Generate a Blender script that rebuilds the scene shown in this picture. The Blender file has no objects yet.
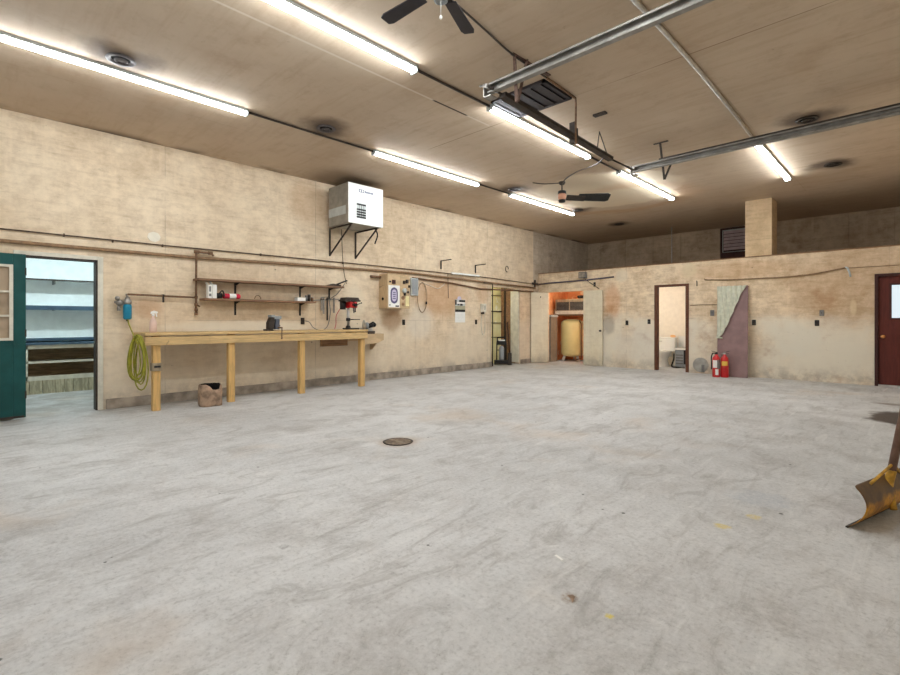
import bpy, bmesh, math, random
from mathutils import Vector, Matrix
random.seed(7)
SC = bpy.context.scene
COL = SC.collection

# ------------------------------------------------------------------ mesh building
class MB:
    def __init__(s): s.v = []; s.f = []; s.m = []; s.sm = []; s.mi = 0
    def add(s, vs, fs, smooth=False):
        b = len(s.v); s.v += [Vector(p) for p in vs]
        for f in fs: s.f.append([b + i for i in f]); s.m.append(s.mi); s.sm.append(smooth)
        return s
    def box(s, x0, x1, y0, y1, z0, z1):
        if x0 > x1: x0, x1 = x1, x0
        if y0 > y1: y0, y1 = y1, y0
        if z0 > z1: z0, z1 = z1, z0
        return s.add([(x0,y0,z0),(x1,y0,z0),(x1,y1,z0),(x0,y1,z0),(x0,y0,z1),(x1,y0,z1),(x1,y1,z1),(x0,y1,z1)],
                     [(0,3,2,1),(4,5,6,7),(0,1,5,4),(1,2,6,5),(2,3,7,6),(3,0,4,7)])
    def obox(s, c, size, ax=(1,0,0), up=(0,0,1)):
        ax = Vector(ax).normalized(); up = Vector(up); yy = up.cross(ax).normalized(); zz = ax.cross(yy).normalized()
        c = Vector(c); h = [d / 2 for d in size]; vs = []
        for sz in (-1, 1):
            for sx, sy in ((-1,-1),(1,-1),(1,1),(-1,1)): vs.append(c + ax*h[0]*sx + yy*h[1]*sy + zz*h[2]*sz)
        return s.add(vs, [(0,3,2,1),(4,5,6,7),(0,1,5,4),(1,2,6,5),(2,3,7,6),(3,0,4,7)])
    def bar(s, a, b, w, t, up=(0,0,1)):
        a = Vector(a); b = Vector(b); d = b - a
        if abs(d.normalized().dot(Vector(up))) > .98: up = (1,0,0)
        return s.obox((a+b)/2, (d.length, w, t), d, up)
    def lathe(s, prof, c=(0,0,0), axis=(0,0,1), n=24, caps=True):
        ax = Vector(axis).normalized(); t = Vector((1,0,0)) if abs(ax.x) < .9 else Vector((0,1,0))
        u = ax.cross(t).normalized(); w = ax.cross(u); c = Vector(c); vs = []; fs = []
        for r, h in prof:
            for i in range(n):
                a = 2*math.pi*i/n; vs.append(c + ax*h + (u*math.cos(a) + w*math.sin(a))*r)
        for k in range(len(prof)-1):
            for i in range(n):
                j = (i+1) % n; fs.append((k*n+i, k*n+j, (k+1)*n+j, (k+1)*n+i))
        s.add(vs, fs, True)
        if caps:
            b = len(s.v) - len(vs)
            for ring, rev in ((0, True), (len(prof)-1, False)):
                if prof[ring][0] > 1e-4:
                    idx = [b + ring*n + i for i in range(n)]
                    s.f.append(idx[::-1] if rev else idx); s.m.append(s.mi); s.sm.append(False)
        return s
    def cyl(s, a, b, r, n=16, r2=None):
        a = Vector(a); b = Vector(b); d = b - a
        return s.lathe([(r, 0), (r if r2 is None else r2, d.length)], a, d, n)
    def tube(s, pts, r, n=8, closed=False):
        pts = [Vector(p) for p in pts]; N = len(pts); vs = []; fs = []; prev = None
        for i, p in enumerate(pts):
            a = pts[i-1] if (i or closed) else p; b = pts[(i+1) % N] if (i < N-1 or closed) else p
            d = (b - a).normalized()
            if prev is None:
                t = Vector((0,0,1)) if abs(d.z) < .9 else Vector((1,0,0)); u = d.cross(t).normalized()
            else:
                u = prev - d*prev.dot(d)
                u = u.normalized() if u.length > 1e-6 else d.orthogonal().normalized()
            prev = u; w = d.cross(u)
            rr = r[i] if isinstance(r, (list, tuple)) else r
            for k in range(n):
                an = 2*math.pi*k/n; vs.append(p + (u*math.cos(an) + w*math.sin(an))*rr)
        for i in range(N if closed else N-1):
            j = (i+1) % N
            for k in range(n):
                l = (k+1) % n; fs.append((i*n+k, i*n+l, j*n+l, j*n+k))
        b = len(s.v); s.add(vs, fs, True)
        if not closed:
            s.f.append([b+k for k in range(n)][::-1]); s.m.append(s.mi); s.sm.append(False)
            s.f.append([b+(N-1)*n+k for k in range(n)]); s.m.append(s.mi); s.sm.append(False)
        return s
    def prism(s, poly, d):
        """poly: 3D outline, extruded along d"""
        d = Vector(d); P = [Vector(p) for p in poly]; n = len(P)
        return s.add(P + [p + d for p in P], [list(range(n))[::-1], [n+i for i in range(n)]] + [(i, (i+1) % n, n+(i+1) % n, n+i) for i in range(n)])
    def sphere(s, c, r, n=16, sq=(1,1,1)):
        c = Vector(c); k = n//2; vs = [c + Vector((0,0,-r*sq[2]))]; fs = []
        for i in range(1, k):
            p = -math.pi/2 + math.pi*i/k
            for j in range(n):
                a = 2*math.pi*j/n; vs.append(c + Vector((r*sq[0]*math.cos(p)*math.cos(a), r*sq[1]*math.cos(p)*math.sin(a), r*sq[2]*math.sin(p))))
        vs.append(c + Vector((0,0,r*sq[2]))); T = len(vs)-1
        for j in range(n): fs.append((0, 1+(j+1) % n, 1+j)); fs.append((T, T-n+j, T-n+(j+1) % n))
        for i in range(k-2):
            for j in range(n):
                l = (j+1) % n; fs.append((1+i*n+j, 1+i*n+l, 1+(i+1)*n+l, 1+(i+1)*n+j))
        return s.add(vs, fs, True)
    def obj(s, name, mats, parent=None, loc=None, bev=0, **props):
        if not isinstance(mats, (list, tuple)): mats = [mats]
        base = wloc(parent) if parent else Vector(loc or (0,0,0))
        me = bpy.data.meshes.new(name)
        me.from_pydata([tuple(p - base) for p in s.v], [], s.f)
        for mm in mats: me.materials.append(mm)
        for i, p in enumerate(me.polygons): p.material_index = s.m[i]; p.use_smooth = s.sm[i]
        bm = bmesh.new(); bm.from_mesh(me); bmesh.ops.recalc_face_normals(bm, faces=bm.faces[:]); bm.to_mesh(me); bm.free()
        o = bpy.data.objects.new(name, me); COL.objects.link(o)
        if parent: o.parent = parent
        else: o.location = base
        if bev:
            b = o.modifiers.new('bevel', 'BEVEL'); b.width = bev; b.segments = 2; b.limit_method = 'ANGLE'
        for k, val in props.items(): o[k] = val
        return o
def wloc(o):
    p = Vector((0,0,0))
    while o: p += Vector(o.location); o = o.parent
    return p
def thing(name, label, cat, loc, group=None):
    o = bpy.data.objects.new(name, None); COL.objects.link(o); o.location = loc; o.empty_display_size = .1
    o['label'] = label; o['category'] = cat
    if group: o['group'] = group
    return o
def struct(m, name, mats, **k): return m.obj(name, mats, kind='structure', **k)
def catenary(a, b, sag, n=12):
    a = Vector(a); b = Vector(b)
    return [a.lerp(b, i/n) - Vector((0,0,sag*4*(i/n)*(1-i/n))) for i in range(n+1)]
def spline(P, n=8):
    P = [Vector(p) for p in P]; Q = [2*P[0]-P[1]] + P + [2*P[-1]-P[-2]]; out = []
    for i in range(1, len(Q)-2):
        for k in range(n):
            t = k/n; a, b, c, d = Q[i-1:i+3]
            out.append(.5*((2*b) + (c-a)*t + (2*a-5*b+4*c-d)*t*t + (3*b-a-3*c+d)*t**3))
    out.append(P[-1]); return out

# ------------------------------------------------------------------ materials
def srgb(r, g, b):
    f = lambda c: (c/255/12.92) if c <= 10 else ((c/255+.055)/1.055)**2.4
    return (f(r), f(g), f(b), 1)
class Mat:
    def __init__(s, name, rough=.6, metal=0, spec=.3):
        s.mat = bpy.data.materials.new(name); s.mat.use_nodes = True; s.t = s.mat.node_tree
        s.b = s.t.nodes['Principled BSDF']; s.b.inputs['Roughness'].default_value = rough
        s.b.inputs['Metallic'].default_value = metal; s.b.inputs['Specular IOR Level'].default_value = spec
        s.co = s.n('ShaderNodeTexCoord').outputs['Object']
    def n(s, t, **kw):
        nd = s.t.nodes.new(t)
        for k, v in kw.items(): setattr(nd, k, v)
        return nd
    def put(s, sock, v):
        if hasattr(v, 'is_linked'): s.t.links.new(v, sock)
        else: sock.default_value = v
    def mapped(s, scale=(1,1,1), rot=(0,0,0), loc=(0,0,0)):
        m = s.n('ShaderNodeMapping'); s.put(m.inputs['Vector'], s.co)
        m.inputs['Scale'].default_value = scale; m.inputs['Rotation'].default_value = rot; m.inputs['Location'].default_value = loc
        return m.outputs[0]
    def noise(s, scale, detail=4, rough=.55, vec=None, dist=0):
        x = s.n('ShaderNodeTexNoise'); s.put(x.inputs['Vector'], vec or s.co)
        x.inputs['Scale'].default_value = scale; x.inputs['Detail'].default_value = detail
        x.inputs['Roughness'].default_value = rough; x.inputs['Distortion'].default_value = dist
        return x.outputs['Fac']
    def ramp(s, v, lo, hi, a=0., b=1.):
        x = s.n('ShaderNodeMapRange', interpolation_type='SMOOTHSTEP'); s.put(x.inputs['Value'], v)
        for k, q in zip(('From Min','From Max','To Min','To Max'), (lo, hi, a, b)): x.inputs[k].default_value = q
        return x.outputs[0]
    def mul(s, a, b, op='MULTIPLY'):
        x = s.n('ShaderNodeMath', operation=op); s.put(x.inputs[0], a); s.put(x.inputs[1], b); return x.outputs[0]
    def mix(s, fac, a, b, blend='MIX'):
        x = s.n('ShaderNodeMix', data_type='RGBA', blend_type=blend)
        s.put(x.inputs[0], fac); s.put(x.inputs[6], a); s.put(x.inputs[7], b); return x.outputs[2]
    def xyz(s):
        x = s.n('ShaderNodeSeparateXYZ'); s.put(x.inputs[0], s.co); return x.outputs
    def dist(s, p, sq=(1,1,1), warp=0, wscale=3):
        """distance of the object coordinate from p, optionally ragged"""
        m = s.n('ShaderNodeVectorMath', operation='SUBTRACT'); s.put(m.inputs[0], s.co); m.inputs[1].default_value = p
        q = s.n('ShaderNodeVectorMath', operation='MULTIPLY'); s.put(q.inputs[0], m.outputs[0]); q.inputs[1].default_value = sq
        l = s.n('ShaderNodeVectorMath', operation='LENGTH'); s.put(l.inputs[0], q.outputs[0]); d = l.outputs['Value']
        if warp: d = s.mul(d, s.mul(s.mul(s.noise(wscale, 4), .5, 'SUBTRACT'), warp), 'ADD')
        return d
    def lines(s, comp, period, width, off=0):
        """1 on thin lines spaced by period along a coordinate"""
        a = s.mul(s.mul(comp, off, 'ADD'), period, 'PINGPONG')
        return s.ramp(a, width*.5, width, 1, 0)
    def out(s, col, bump=None, strength=.2, distance=.01):
        s.put(s.b.inputs['Base Color'], col)
        if bump is not None:
            x = s.n('ShaderNodeBump'); x.inputs['Strength'].default_value = strength; x.inputs['Distance'].default_value = distance
            s.put(x.inputs['Height'], bump); s.put(s.b.inputs['Normal'], x.outputs[0])
        return s.mat
def plain(name, c, rough=.55, metal=0, var=.12, scale=9, spec=.3):
    m = Mat(name, rough, metal, spec); c = tuple(c)
    lo = tuple(x*(1-var) for x in c[:3]) + (1,); hi = tuple(min(1, x*(1+var)) for x in c[:3]) + (1,)
    nz = m.noise(scale, 4)
    return m.out(m.mix(m.ramp(nz, .3, .7), lo, hi), nz, .05)
def wood(name, c, dark=.6, sc=(1.2,14,14), rough=.65):
    m = Mat(name, rough); v = m.mapped(sc); nz = m.noise(3, 5, .6, v, .8)
    lo = tuple(x*dark for x in c[:3]) + (1,)
    col = m.mix(m.ramp(nz, .35, .65), lo, c)
    knots = m.ramp(m.noise(2.3, 2, .5, m.mapped((1.5,4,4))), .70, .76)
    col = m.mix(m.mul(knots, .6), col, tuple(x*.35 for x in c[:3]) + (1,))
    return m.out(col, nz, .08)
def glow(name, c, strength):
    m = bpy.data.materials.new(name); m.use_nodes = True; t = m.node_tree; t.nodes.clear()
    e = t.nodes.new('ShaderNodeEmission'); e.inputs[0].default_value = c; e.inputs[1].default_value = strength
    o = t.nodes.new('ShaderNodeOutputMaterial'); t.links.new(e.outputs[0], o.inputs[0]); return m

def wall_mat(name, base, base2, lower, along, stain=.35, lower_amt=.75, brown=None, lower_z=1.2, spots=(), grit=1., seams=1.):
    m = Mat(name, .8, 0, .15); X, Y, Z = m.xyz(); u = X if along == 'x' else Y
    big = m.noise(.55, 5, .6); grain = m.noise(2.2, 8, .7, m.mapped((1.1,1.1,8)), .4)
    fine = m.noise(18, 8, .8)
    col = m.mix(m.ramp(big, .32, .68), base, base2)
    dk = tuple(x*k for x, k in zip(base2[:3], (.60,.52,.44))) + (1,)
    col = m.mix(m.ramp(grain, .44, .74, 0, .42*grit), col, dk)
    mott = m.noise(4.5, 9, .78, m.mapped((1,1,1.1), loc=(2,8,3)))
    col = m.mix(m.ramp(mott, .46, .70, 0, .38*grit), col, dk)
    col = m.mix(m.ramp(mott, .52, .36, 0, .30*grit), col, tuple(min(1, x*1.22) for x in base[:3]) + (1,))
    runs = m.noise(3.2, 6, .65, m.mapped((2.6,2.6,.22)))
    col = m.mix(m.ramp(runs, .5, .72, 0, .30), col, tuple(min(1, x*1.18) for x in base[:3]) + (1,))
    zr = m.mul(Z, m.mul(m.mul(m.noise(1.3, 6, .7, m.mapped((1,1,1.4), loc=(6,1,1))), .5, 'SUBTRACT'), .9), 'ADD')
    zl = m.ramp(zr, lower_z-.16, lower_z+.16, 1, 0); pat = m.ramp(m.noise(.8, 5, .6, m.mapped((1,1,.5), loc=(3,7,1))), .38, .58)
    col = m.mix(m.mul(m.mul(zl, m.ramp(pat, 0, 1, .15, 1)), lower_amt), col, lower)
    z2 = m.ramp(zr, .25, .95, 1, 0); col = m.mix(m.mul(z2, lower_amt*.5), col, lower)
    bl = m.ramp(m.noise(1.1, 7, .72, m.mapped((1,1,1.2), loc=(11,2,5))), .53, .7)
    col = m.mix(m.mul(bl, stain), col, brown or dk)
    for p, sq, rr, a, c in spots:
        d = m.dist(p, sq, .5*rr, 4); col = m.mix(m.mul(m.ramp(d, rr*.45, rr, 1, 0), a), col, c)
    sc = m.ramp(m.noise(9, 8, .8, m.mapped((1,1,2.0), loc=(5,5,5))), .63, .70)
    col = m.mix(m.mul(sc, .5*grit), col, (.12,.09,.065,1))
    gr = m.mul(m.ramp(Z, .03, .40, 1, 0), m.ramp(m.noise(2.4, 7, .75), .38, .62))
    col = m.mix(m.mul(gr, .55), col, (.26,.22,.18,1))
    ln = m.mul(m.lines(u, 1.22, .005, .35), m.ramp(m.noise(1.7, 3), .4, .6))
    hl = m.mul(m.ramp(m.mul(m.mul(Z, lower_z, 'SUBTRACT'), 0, 'ABSOLUTE'), .003, .007, 1, 0), m.mul(m.ramp(m.noise(.9, 2), .45, .6), .5))
    col = m.mix(m.mul(m.mul(ln, hl, 'MAXIMUM'), .5*seams), col, (.16,.115,.08,1))
    nails = m.n('ShaderNodeTexVoronoi'); m.put(nails.inputs['Vector'], m.co); nails.inputs['Scale'].default_value = 2.3
    col = m.mix(m.ramp(nails.outputs['Distance'], .022, .04, .7*seams, 0), col, (.14,.10,.07,1))
    return m.out(col, m.mul(fine, grain, 'ADD'), .22, .006)

TAN = srgb(226,205,172); TAN2 = srgb(208,183,146); PALE = srgb(224,214,194)
RUST = srgb(170,116,74)
M = {}
M['wall_left'] = wall_mat('plaster_tan', srgb(229,211,184), srgb(215,193,163), srgb(228,215,193), 'y', .28, .5, spots=[
    ((-7.85,1.87,1.36),(1,1,1.3),.25,.42,srgb(180,128,88)), ((-7.85,7.8,1.75),(.3,.55,1),.6,.5,srgb(186,134,88)),
    ((-7.85,9.2,1.9),(.3,1,1),.35,.35,srgb(186,134,88)), ((-7.85,7.1,1.15),(.3,1,1),.5,.5,srgb(222,214,200)),
    ((-7.85,6.3,1.2),(.3,1,1),.35,.5,srgb(140,96,58)), ((-7.85,2.35,.62),(.3,.5,1.2),.35,.25,srgb(170,150,125)),
    ((-7.85,4.4,3.3),(.3,.9,1),.5,.35,srgb(190,150,110)), ((-7.85,3.3,1.10),(.3,.36,5),.6,.6,srgb(232,222,202)), ((-7.85,5.35,1.45),(.3,1.4,.8),.45,.45,srgb(226,214,190))])
M['wall_back'] = wall_mat('plaster_brown', srgb(234,215,187), srgb(221,197,165), srgb(231,222,204), 'x', .55, .8, srgb(168,124,84), 1.25, grit=1.45, spots=[
    ((-.9,11.72,1.9),(.8,1,1.1),1.1,.32,srgb(160,118,80)), ((-1.3,11.72,.5),(.6,.3,1.2),.7,.55,srgb(226,218,200)), ((-2.9,11.72,2.3),(.35,1,2),.5,.35,srgb(186,142,98)), ((-5.6,11.72,1.7),(1,1,.5),.28,.45,srgb(196,130,80)),
    ((-5.35,11.72,2.33),(1,1,1),.22,.5,srgb(222,212,192)), ((-3.75,11.72,2.35),(1,1,1),.22,.6,srgb(222,206,172)),
    ((-1.75,11.72,.85),(.9,.3,1.1),.5,.7,srgb(224,217,200)), ((-5.7,11.72,1.1),(1.6,.3,1),.35,.4,srgb(96,92,88)),
    ((-5.0,11.72,.55),(.8,.3,1),.55,.5,srgb(222,216,204)), ((-.85,11.72,1.45),(5,1,1.6),.3,.6,srgb(226,208,170))])
M['loft'] = wall_mat('bare_loft_board', srgb(206,188,164), srgb(178,158,134), srgb(206,188,164), 'x', .6, 0, srgb(116,94,74))
M['loft_grey'] = wall_mat('grey_loft_board', srgb(212,198,178), srgb(190,172,150), srgb(200,188,170), 'y', .5, 0, srgb(132,112,94))

def floor_mat():
    m = Mat('worn_concrete', .62, 0, .3)
    a = m.noise(.45, 6, .6); b = m.noise(1.7, 7, .68); c = m.noise(9, 6, .7)
    col = m.mix(m.ramp(a, .35, .68), srgb(190,189,187), srgb(209,208,206))
    col = m.mix(m.ramp(b, .44, .74, 0, .7), col, srgb(160,155,150))
    col = m.mix(m.ramp(c, .5, .8, 0, .25), col, srgb(226,223,218))
    gr_ = m.noise(38, 8, .82); col = m.mix(m.ramp(gr_, .50, .66, 0, .5), col, srgb(132,129,124)); col = m.mix(m.ramp(gr_, .5, .34, 0, .35), col, srgb(226,225,222))
    sw = m.noise(3.2, 9, .75, m.mapped((1.6,.7,1), (0,0,.5)), 1.2); col = m.mix(m.ramp(sw, .5, .66, 0, .46), col, srgb(144,139,133)); col = m.mix(m.ramp(sw, .48, .34, 0, .3), col, srgb(224,223,220))
    # trowel and drag marks running across the slab
    for rz, sc, amt, lc in ((.65, (11,1.6,1), .34, 0), (-.5, (14,2.4,1), .45, 4), (-.2, (18,3,1), .45, 14), (.15, (16,1.8,1), .3, 9)):
        s = m.noise(1.0, 6, .62, m.mapped(sc, (0,0,rz), (lc,lc,0)), .6)
        patch = m.ramp(m.noise(.5, 3, .5, m.mapped((1,1,1), loc=(lc+2,lc,1))), .42, .62)
        col = m.mix(m.mul(m.ramp(s, .56, .74), m.mul(patch, amt)), col, srgb(138,131,124))
    s = m.noise(1.0, 5, .6, m.mapped((10,.8,1), (0,0,.8), (21,3,0)), .5)
    col = m.mix(m.ramp(s, .6, .75, 0, .35), col, srgb(232,230,226))
    # pits and spots
    v = m.n('ShaderNodeTexVoronoi'); m.put(v.inputs['Vector'], m.co); v.inputs['Scale'].default_value = 2.6
    keep = m.ramp(m.noise(1.1, 2), .46, .52)
    col = m.mix(m.mul(m.ramp(v.outputs['Distance'], .022, .04, .85, 0), keep), col, (.05,.045,.04,1))
    v2 = m.n('ShaderNodeTexVoronoi'); m.put(v2.inputs['Vector'], m.co); v2.inputs['Scale'].default_value = 5
    keep = m.ramp(m.noise(.9, 4, .6, m.mapped((1,1,1), loc=(7,3,0))), .48, .58)
    col = m.mix(m.mul(m.ramp(v2.outputs['Distance'], .03, .055, .85, 0), keep), col, (.05,.045,.04,1))
    # rusty tint in places
    col = m.mix(m.ramp(m.noise(.7, 4, .6, m.mapped((1,1,1), loc=(9,1,2))), .56, .74, 0, .35), col, srgb(196,172,144))
    col = m.mix(m.mul(m.ramp(m.dist((-.08,8.0,0), (1.05,.62,1), .4, 3), .30, .42, 1, 0), .95), col, srgb(74,62,54))
    col = m.mix(m.mul(m.ramp(m.dist((-.2,9.3,0), (1.2,2.4,1), .5, 3), .22, .36, 1, 0), .6), col, srgb(112,98,86))
    col = m.mix(m.mul(m.ramp(m.dist((-3.662,3.018,0), (1,1,1), .1, 9), .13, .24, 1, 0), .55), col, srgb(170,148,128))
    for p, r, cc, am in (((-.812,3.105,0), .05, srgb(212,190,96), .8), ((-.71,3.384,0), .055, srgb(208,186,100), .7), ((-.893,1.84,0), .022, srgb(216,196,70), .9),
                     ((-1.072,1.841,0), .05, srgb(150,130,110), .7), ((-.75,3.75,0), .22, srgb(166,172,180), .5), ((-2.4,1.2,0), .03, srgb(110,104,98), .5)):
        col = m.mix(m.mul(m.ramp(m.dist(p, (1,1,1), r*1.1, 14), r*.5, r, 1, 0), m.mul(am, m.ramp(gr_, .3, .6))), col, cc)
    # dirt line under the walls
    X, Y, Z = m.xyz()
    e = m.mul(m.ramp(X, -7.84, -7.45, 1, 0), m.ramp(m.noise(3, 4), .35, .6))
    col = m.mix(m.mul(e, .45), col, srgb(140,130,118))
    return m.out(col, m.mul(m.mul(b, c, 'ADD'), m.mul(gr_, sw, 'ADD'), 'ADD'), .25, .008)
M['floor'] = floor_mat()

CVENTS = [(-5.532,1.091), (-5.579,3.373), (-5.568,7.477), (-.988,7.459), (-.97,9.9), (-5.609,12.124), (-5.573,9.928)]
def ceiling_mat():
    m = Mat('ceiling_board', .75, 0, .2); X, Y, Z = m.xyz()
    a = m.noise(.4, 5, .6); g = m.noise(2.0, 6, .6, m.mapped((.6,5,1)))
    col = m.mix(m.ramp(a, .34, .66), srgb(190,170,147), srgb(203,184,161))
    col = m.mix(m.ramp(g, .45, .75, 0, .4), col, srgb(172,147,121))
    mt = m.noise(3.5, 9, .78); col = m.mix(m.ramp(mt, .48, .7, 0, .3), col, srgb(158,133,108))
    col = m.mix(m.ramp(m.noise(8, 8, .8), .64, .70, 0, .35), col, srgb(96,72,54))
    col = m.mix(m.ramp(m.noise(1.1, 5, .6, m.mapped((1,1,1), loc=(4,4,0))), .55, .75, 0, .4), col, srgb(166,138,110))
    vis = m.ramp(m.noise(.9, 2, .5, m.mapped((1,1,1), loc=(1,9,0))), .4, .55)
    sy = m.mul(m.lines(Y, 2.44, .007, -4.86), m.ramp(X, -5.3, -5.0)); sx = m.lines(X, 1.22, .006, 3.99)
    col = m.mix(m.mul(m.mul(sy, .75), m.ramp(vis, 0, 1, .35, 1)), col, srgb(104,78,54))
    col = m.mix(m.mul(m.mul(sx, .22), vis), col, srgb(120,96,72))
    # the filled joint with an open crack
    jl = m.mul(m.ramp(m.mul(m.mul(X, 3.99, 'ADD'), 0, 'ABSOLUTE'), .008, .018, 1, 0), m.ramp(Y, 4.80, 4.84, 1, 0))
    col = m.mix(m.mul(jl, .6), col, srgb(226,216,202))
    cr = m.mul(jl, m.mul(m.ramp(Y, 3.78, 3.84), m.ramp(Y, 4.36, 4.42, 1, 0)))
    col = m.mix(cr, col, srgb(58,44,34))
    for x, y in CVENTS:
        am = .8
        d = m.dist((x, y, 3.74), (1,1,.1), .42, 2.6); col = m.mix(m.mul(m.ramp(d, .12, .42, 1, 0), am), col, srgb(84,68,60))
    # water stain and pale patched board beyond the far fan
    col = m.mix(m.mul(m.ramp(m.dist((-4.35,8.9,3.74), (.75,.75,.1), .5, 1.5), .95, 1.05, 1, 0), .75), col, srgb(222,206,180))
    ring = m.dist((-4.5,9.75,3.74), (.75,1,.1), .5, 1.5)
    col = m.mix(m.mul(m.mul(m.ramp(ring, .75, .95), m.ramp(ring, 1.0, 1.35, 1, 0)), .35), col, srgb(176,128,84))
    # soot along the wall edges
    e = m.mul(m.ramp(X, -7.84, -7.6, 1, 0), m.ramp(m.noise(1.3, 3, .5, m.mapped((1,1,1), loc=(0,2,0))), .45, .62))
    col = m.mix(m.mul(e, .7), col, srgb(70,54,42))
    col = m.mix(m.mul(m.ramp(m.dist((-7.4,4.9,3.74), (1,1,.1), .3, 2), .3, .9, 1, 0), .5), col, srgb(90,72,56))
    col = m.mix(m.mul(m.ramp(m.dist((-2.1,2.2,3.74), (1,1,.1), .4, 2), .1, .5, 1, 0), .4), col, srgb(110,90,74))
    return m.out(col, g, .1, .006)
M['ceiling'] = ceiling_mat()

M['pine'] = wood('bench_pine', srgb(218,184,130), .72, (14,1.2,14))
M['pine_up'] = wood('post_pine', srgb(222,180,116), .74, (14,14,1.2))
M['ply'] = wood('plywood', srgb(208,180,142), .8, (10,1.5,2))
M['oldwood'] = wood('old_board', srgb(164,126,94), .6, (10,1.0,10))
M['shelfwood'] = wood('shelf_board', srgb(146,112,86), .6, (10,1.0,10))
M['darkwood'] = wood('dark_board', srgb(110,78,50), .6, (10,1.2,10))
M['cabwood'] = wood('cabinet_inside', srgb(186,158,124), .6, (10,1.2,10))
M['greyboard'] = wood('grey_board', srgb(168,152,126), .6, (8,3,1))
M['steel'] = plain('grey_steel', srgb(150,146,140), .45, .7, .2)
M['galv'] = plain('galvanised_steel', srgb(200,198,194), .4, .75, .15)
M['track'] = plain('dull_track_steel', srgb(148,144,138), .55, .35, .2)
M['black'] = plain('black_paint', srgb(34,32,31), .5, 0, .25)
M['dark'] = plain('dark_iron', srgb(66,58,52), .6, .3, .25)
M['rust'] = plain('rusty_pipe', srgb(120,92,70), .7, .2, .3, 25)
M['rustdark'] = plain('dark_rusty_iron', srgb(104,82,72), .6, .2, .3, 25)
M['condt'] = plain('brown_conduit', srgb(84,66,54), .6, .1, .2, 20)
M['pipe'] = plain('painted_pipe', srgb(142,114,86), .7, 0, .2, 20)
M['white'] = plain('white_paint', srgb(236,236,232), .5, 0, .04)
M['offwhite'] = plain('old_white_paint', srgb(214,208,192), .6, 0, .1)
M['cream_door'] = wall_mat('cream_door_paint', srgb(232,224,202), srgb(222,210,184), srgb(224,214,190), 'x', .25, 0, grit=.5, seams=0)
M['tank'] = plain('cream_enamel', srgb(226,212,150), .35, 0, .06, 3, .5)
M['red'] = plain('red_enamel', srgb(196,34,36), .35, 0, .08, 6, .5)
M['green'] = plain('green_door_paint', srgb(20,74,72), .5, 0, .14, 5)
M['brown'] = plain('brown_trim_paint', srgb(98,60,44), .55, 0, .15)
M['reddoor'] = wood('red_brown_door', srgb(100,46,38), .75, (10,10,1))
M['brass'] = plain('brass', srgb(214,150,96), .3, .8, .08)
M['grey'] = plain('grey_paint', srgb(150,154,156), .5, 0, .1)
M['midgrey'] = plain('mid_grey_paint', srgb(116,114,112), .55, 0, .15)
M['blue'] = plain('blue_plastic', srgb(30,128,158), .4, 0, .1)
M['hose'] = plain('yellow_green_hose', srgb(148,144,46), .5, 0, .3)
M['pink'] = plain('peach_liquid_plastic', srgb(228,198,184), .35, 0, .06)
M['curb'] = plain('kerb_concrete', srgb(158,146,132), .85, 0, .35, 5)
M['bag'] = plain('brown_paper', srgb(158,132,110), .85, 0, .45, 9)
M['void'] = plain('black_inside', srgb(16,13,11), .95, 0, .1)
M['bluegrey'] = plain('blue_grey_edge', srgb(72,94,112), .5, 0, .12)
M['coldwhite'] = plain('side_room_white', srgb(232,238,238), .6, 0, .04)
M['warmwhite'] = plain('washroom_cream', srgb(242,234,220), .6, 0, .04)
M['ceramic'] = plain('white_ceramic', srgb(242,240,234), .2, 0, .03, 4, .5)
M['purple'] = plain('purple_brown_slab', srgb(140,112,110), .5, 0, .15, 4)
M['cloth'] = plain('grey_green_cloth', srgb(206,206,186), .8, 0, .1, 14)
M['violet'] = plain('violet_print', srgb(92,84,120), .6, 0, .1)
M['lilac'] = plain('lilac_print', srgb(200,192,214), .6, 0, .08)
M['paper'] = plain('white_paper', srgb(238,236,230), .7, 0, .03)
M['palegrey'] = plain('pale_grey_panel', srgb(190,196,194), .5, 0, .08)
M['olive'] = plain('olive_print', srgb(170,164,138), .7, 0, .15, 60)
M['orange'] = plain('orange_plastic', srgb(224,140,90), .5, 0, .1)
M['peach'] = plain('peach_sponge', srgb(246,196,140), .8, 0, .1)
M['yellowlab'] = plain('yellow_label', srgb(236,200,90), .6, 0, .1)
M['magenta'] = plain('crimson_plastic', srgb(196,40,64), .4, 0, .1)
M['fan'] = plain('dark_fan_blade', srgb(50,46,50), .5, 0, .15)
M['louvre'] = plain('dark_purple_louvre', srgb(196,178,182), .5, 0, .1)
M['deepred'] = plain('dark_red_board', srgb(70,42,38), .7, 0, .2)
M['vice_grey'] = plain('vice_blue_grey', srgb(92,96,108), .5, .2, .2)
M['casing'] = plain('grey_sheet_casing', srgb(152,148,138), .55, .15, .12)
M['plateoff'] = plain('pale_patch', srgb(232,224,208), .7, 0, .05)
M['discgrey'] = plain('dusty_grey_disc', srgb(160,156,148), .7, 0, .2, 6)
M['soot'] = plain('sooty_metal', srgb(92,86,86), .6, .1, .25, 30)
M['grille'] = plain('dark_grey_grille', srgb(58,52,54), .6, .1, .15)
M['glass'] = None
g = Mat('window_glass', .05, 0, .5); g.b.inputs['Transmission Weight'].default_value = 1; g.b.inputs['IOR'].default_value = 1.1
M['glass'] = g.out((.95,1,1,1))
g = Mat('frosted_pane', .45, 0, .3); g.b.inputs['Transmission Weight'].default_value = .15
M['frosted'] = g.out(g.mix(g.ramp(g.noise(3, 3), .4, .6), srgb(160,140,116), srgb(186,164,138)))
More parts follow.
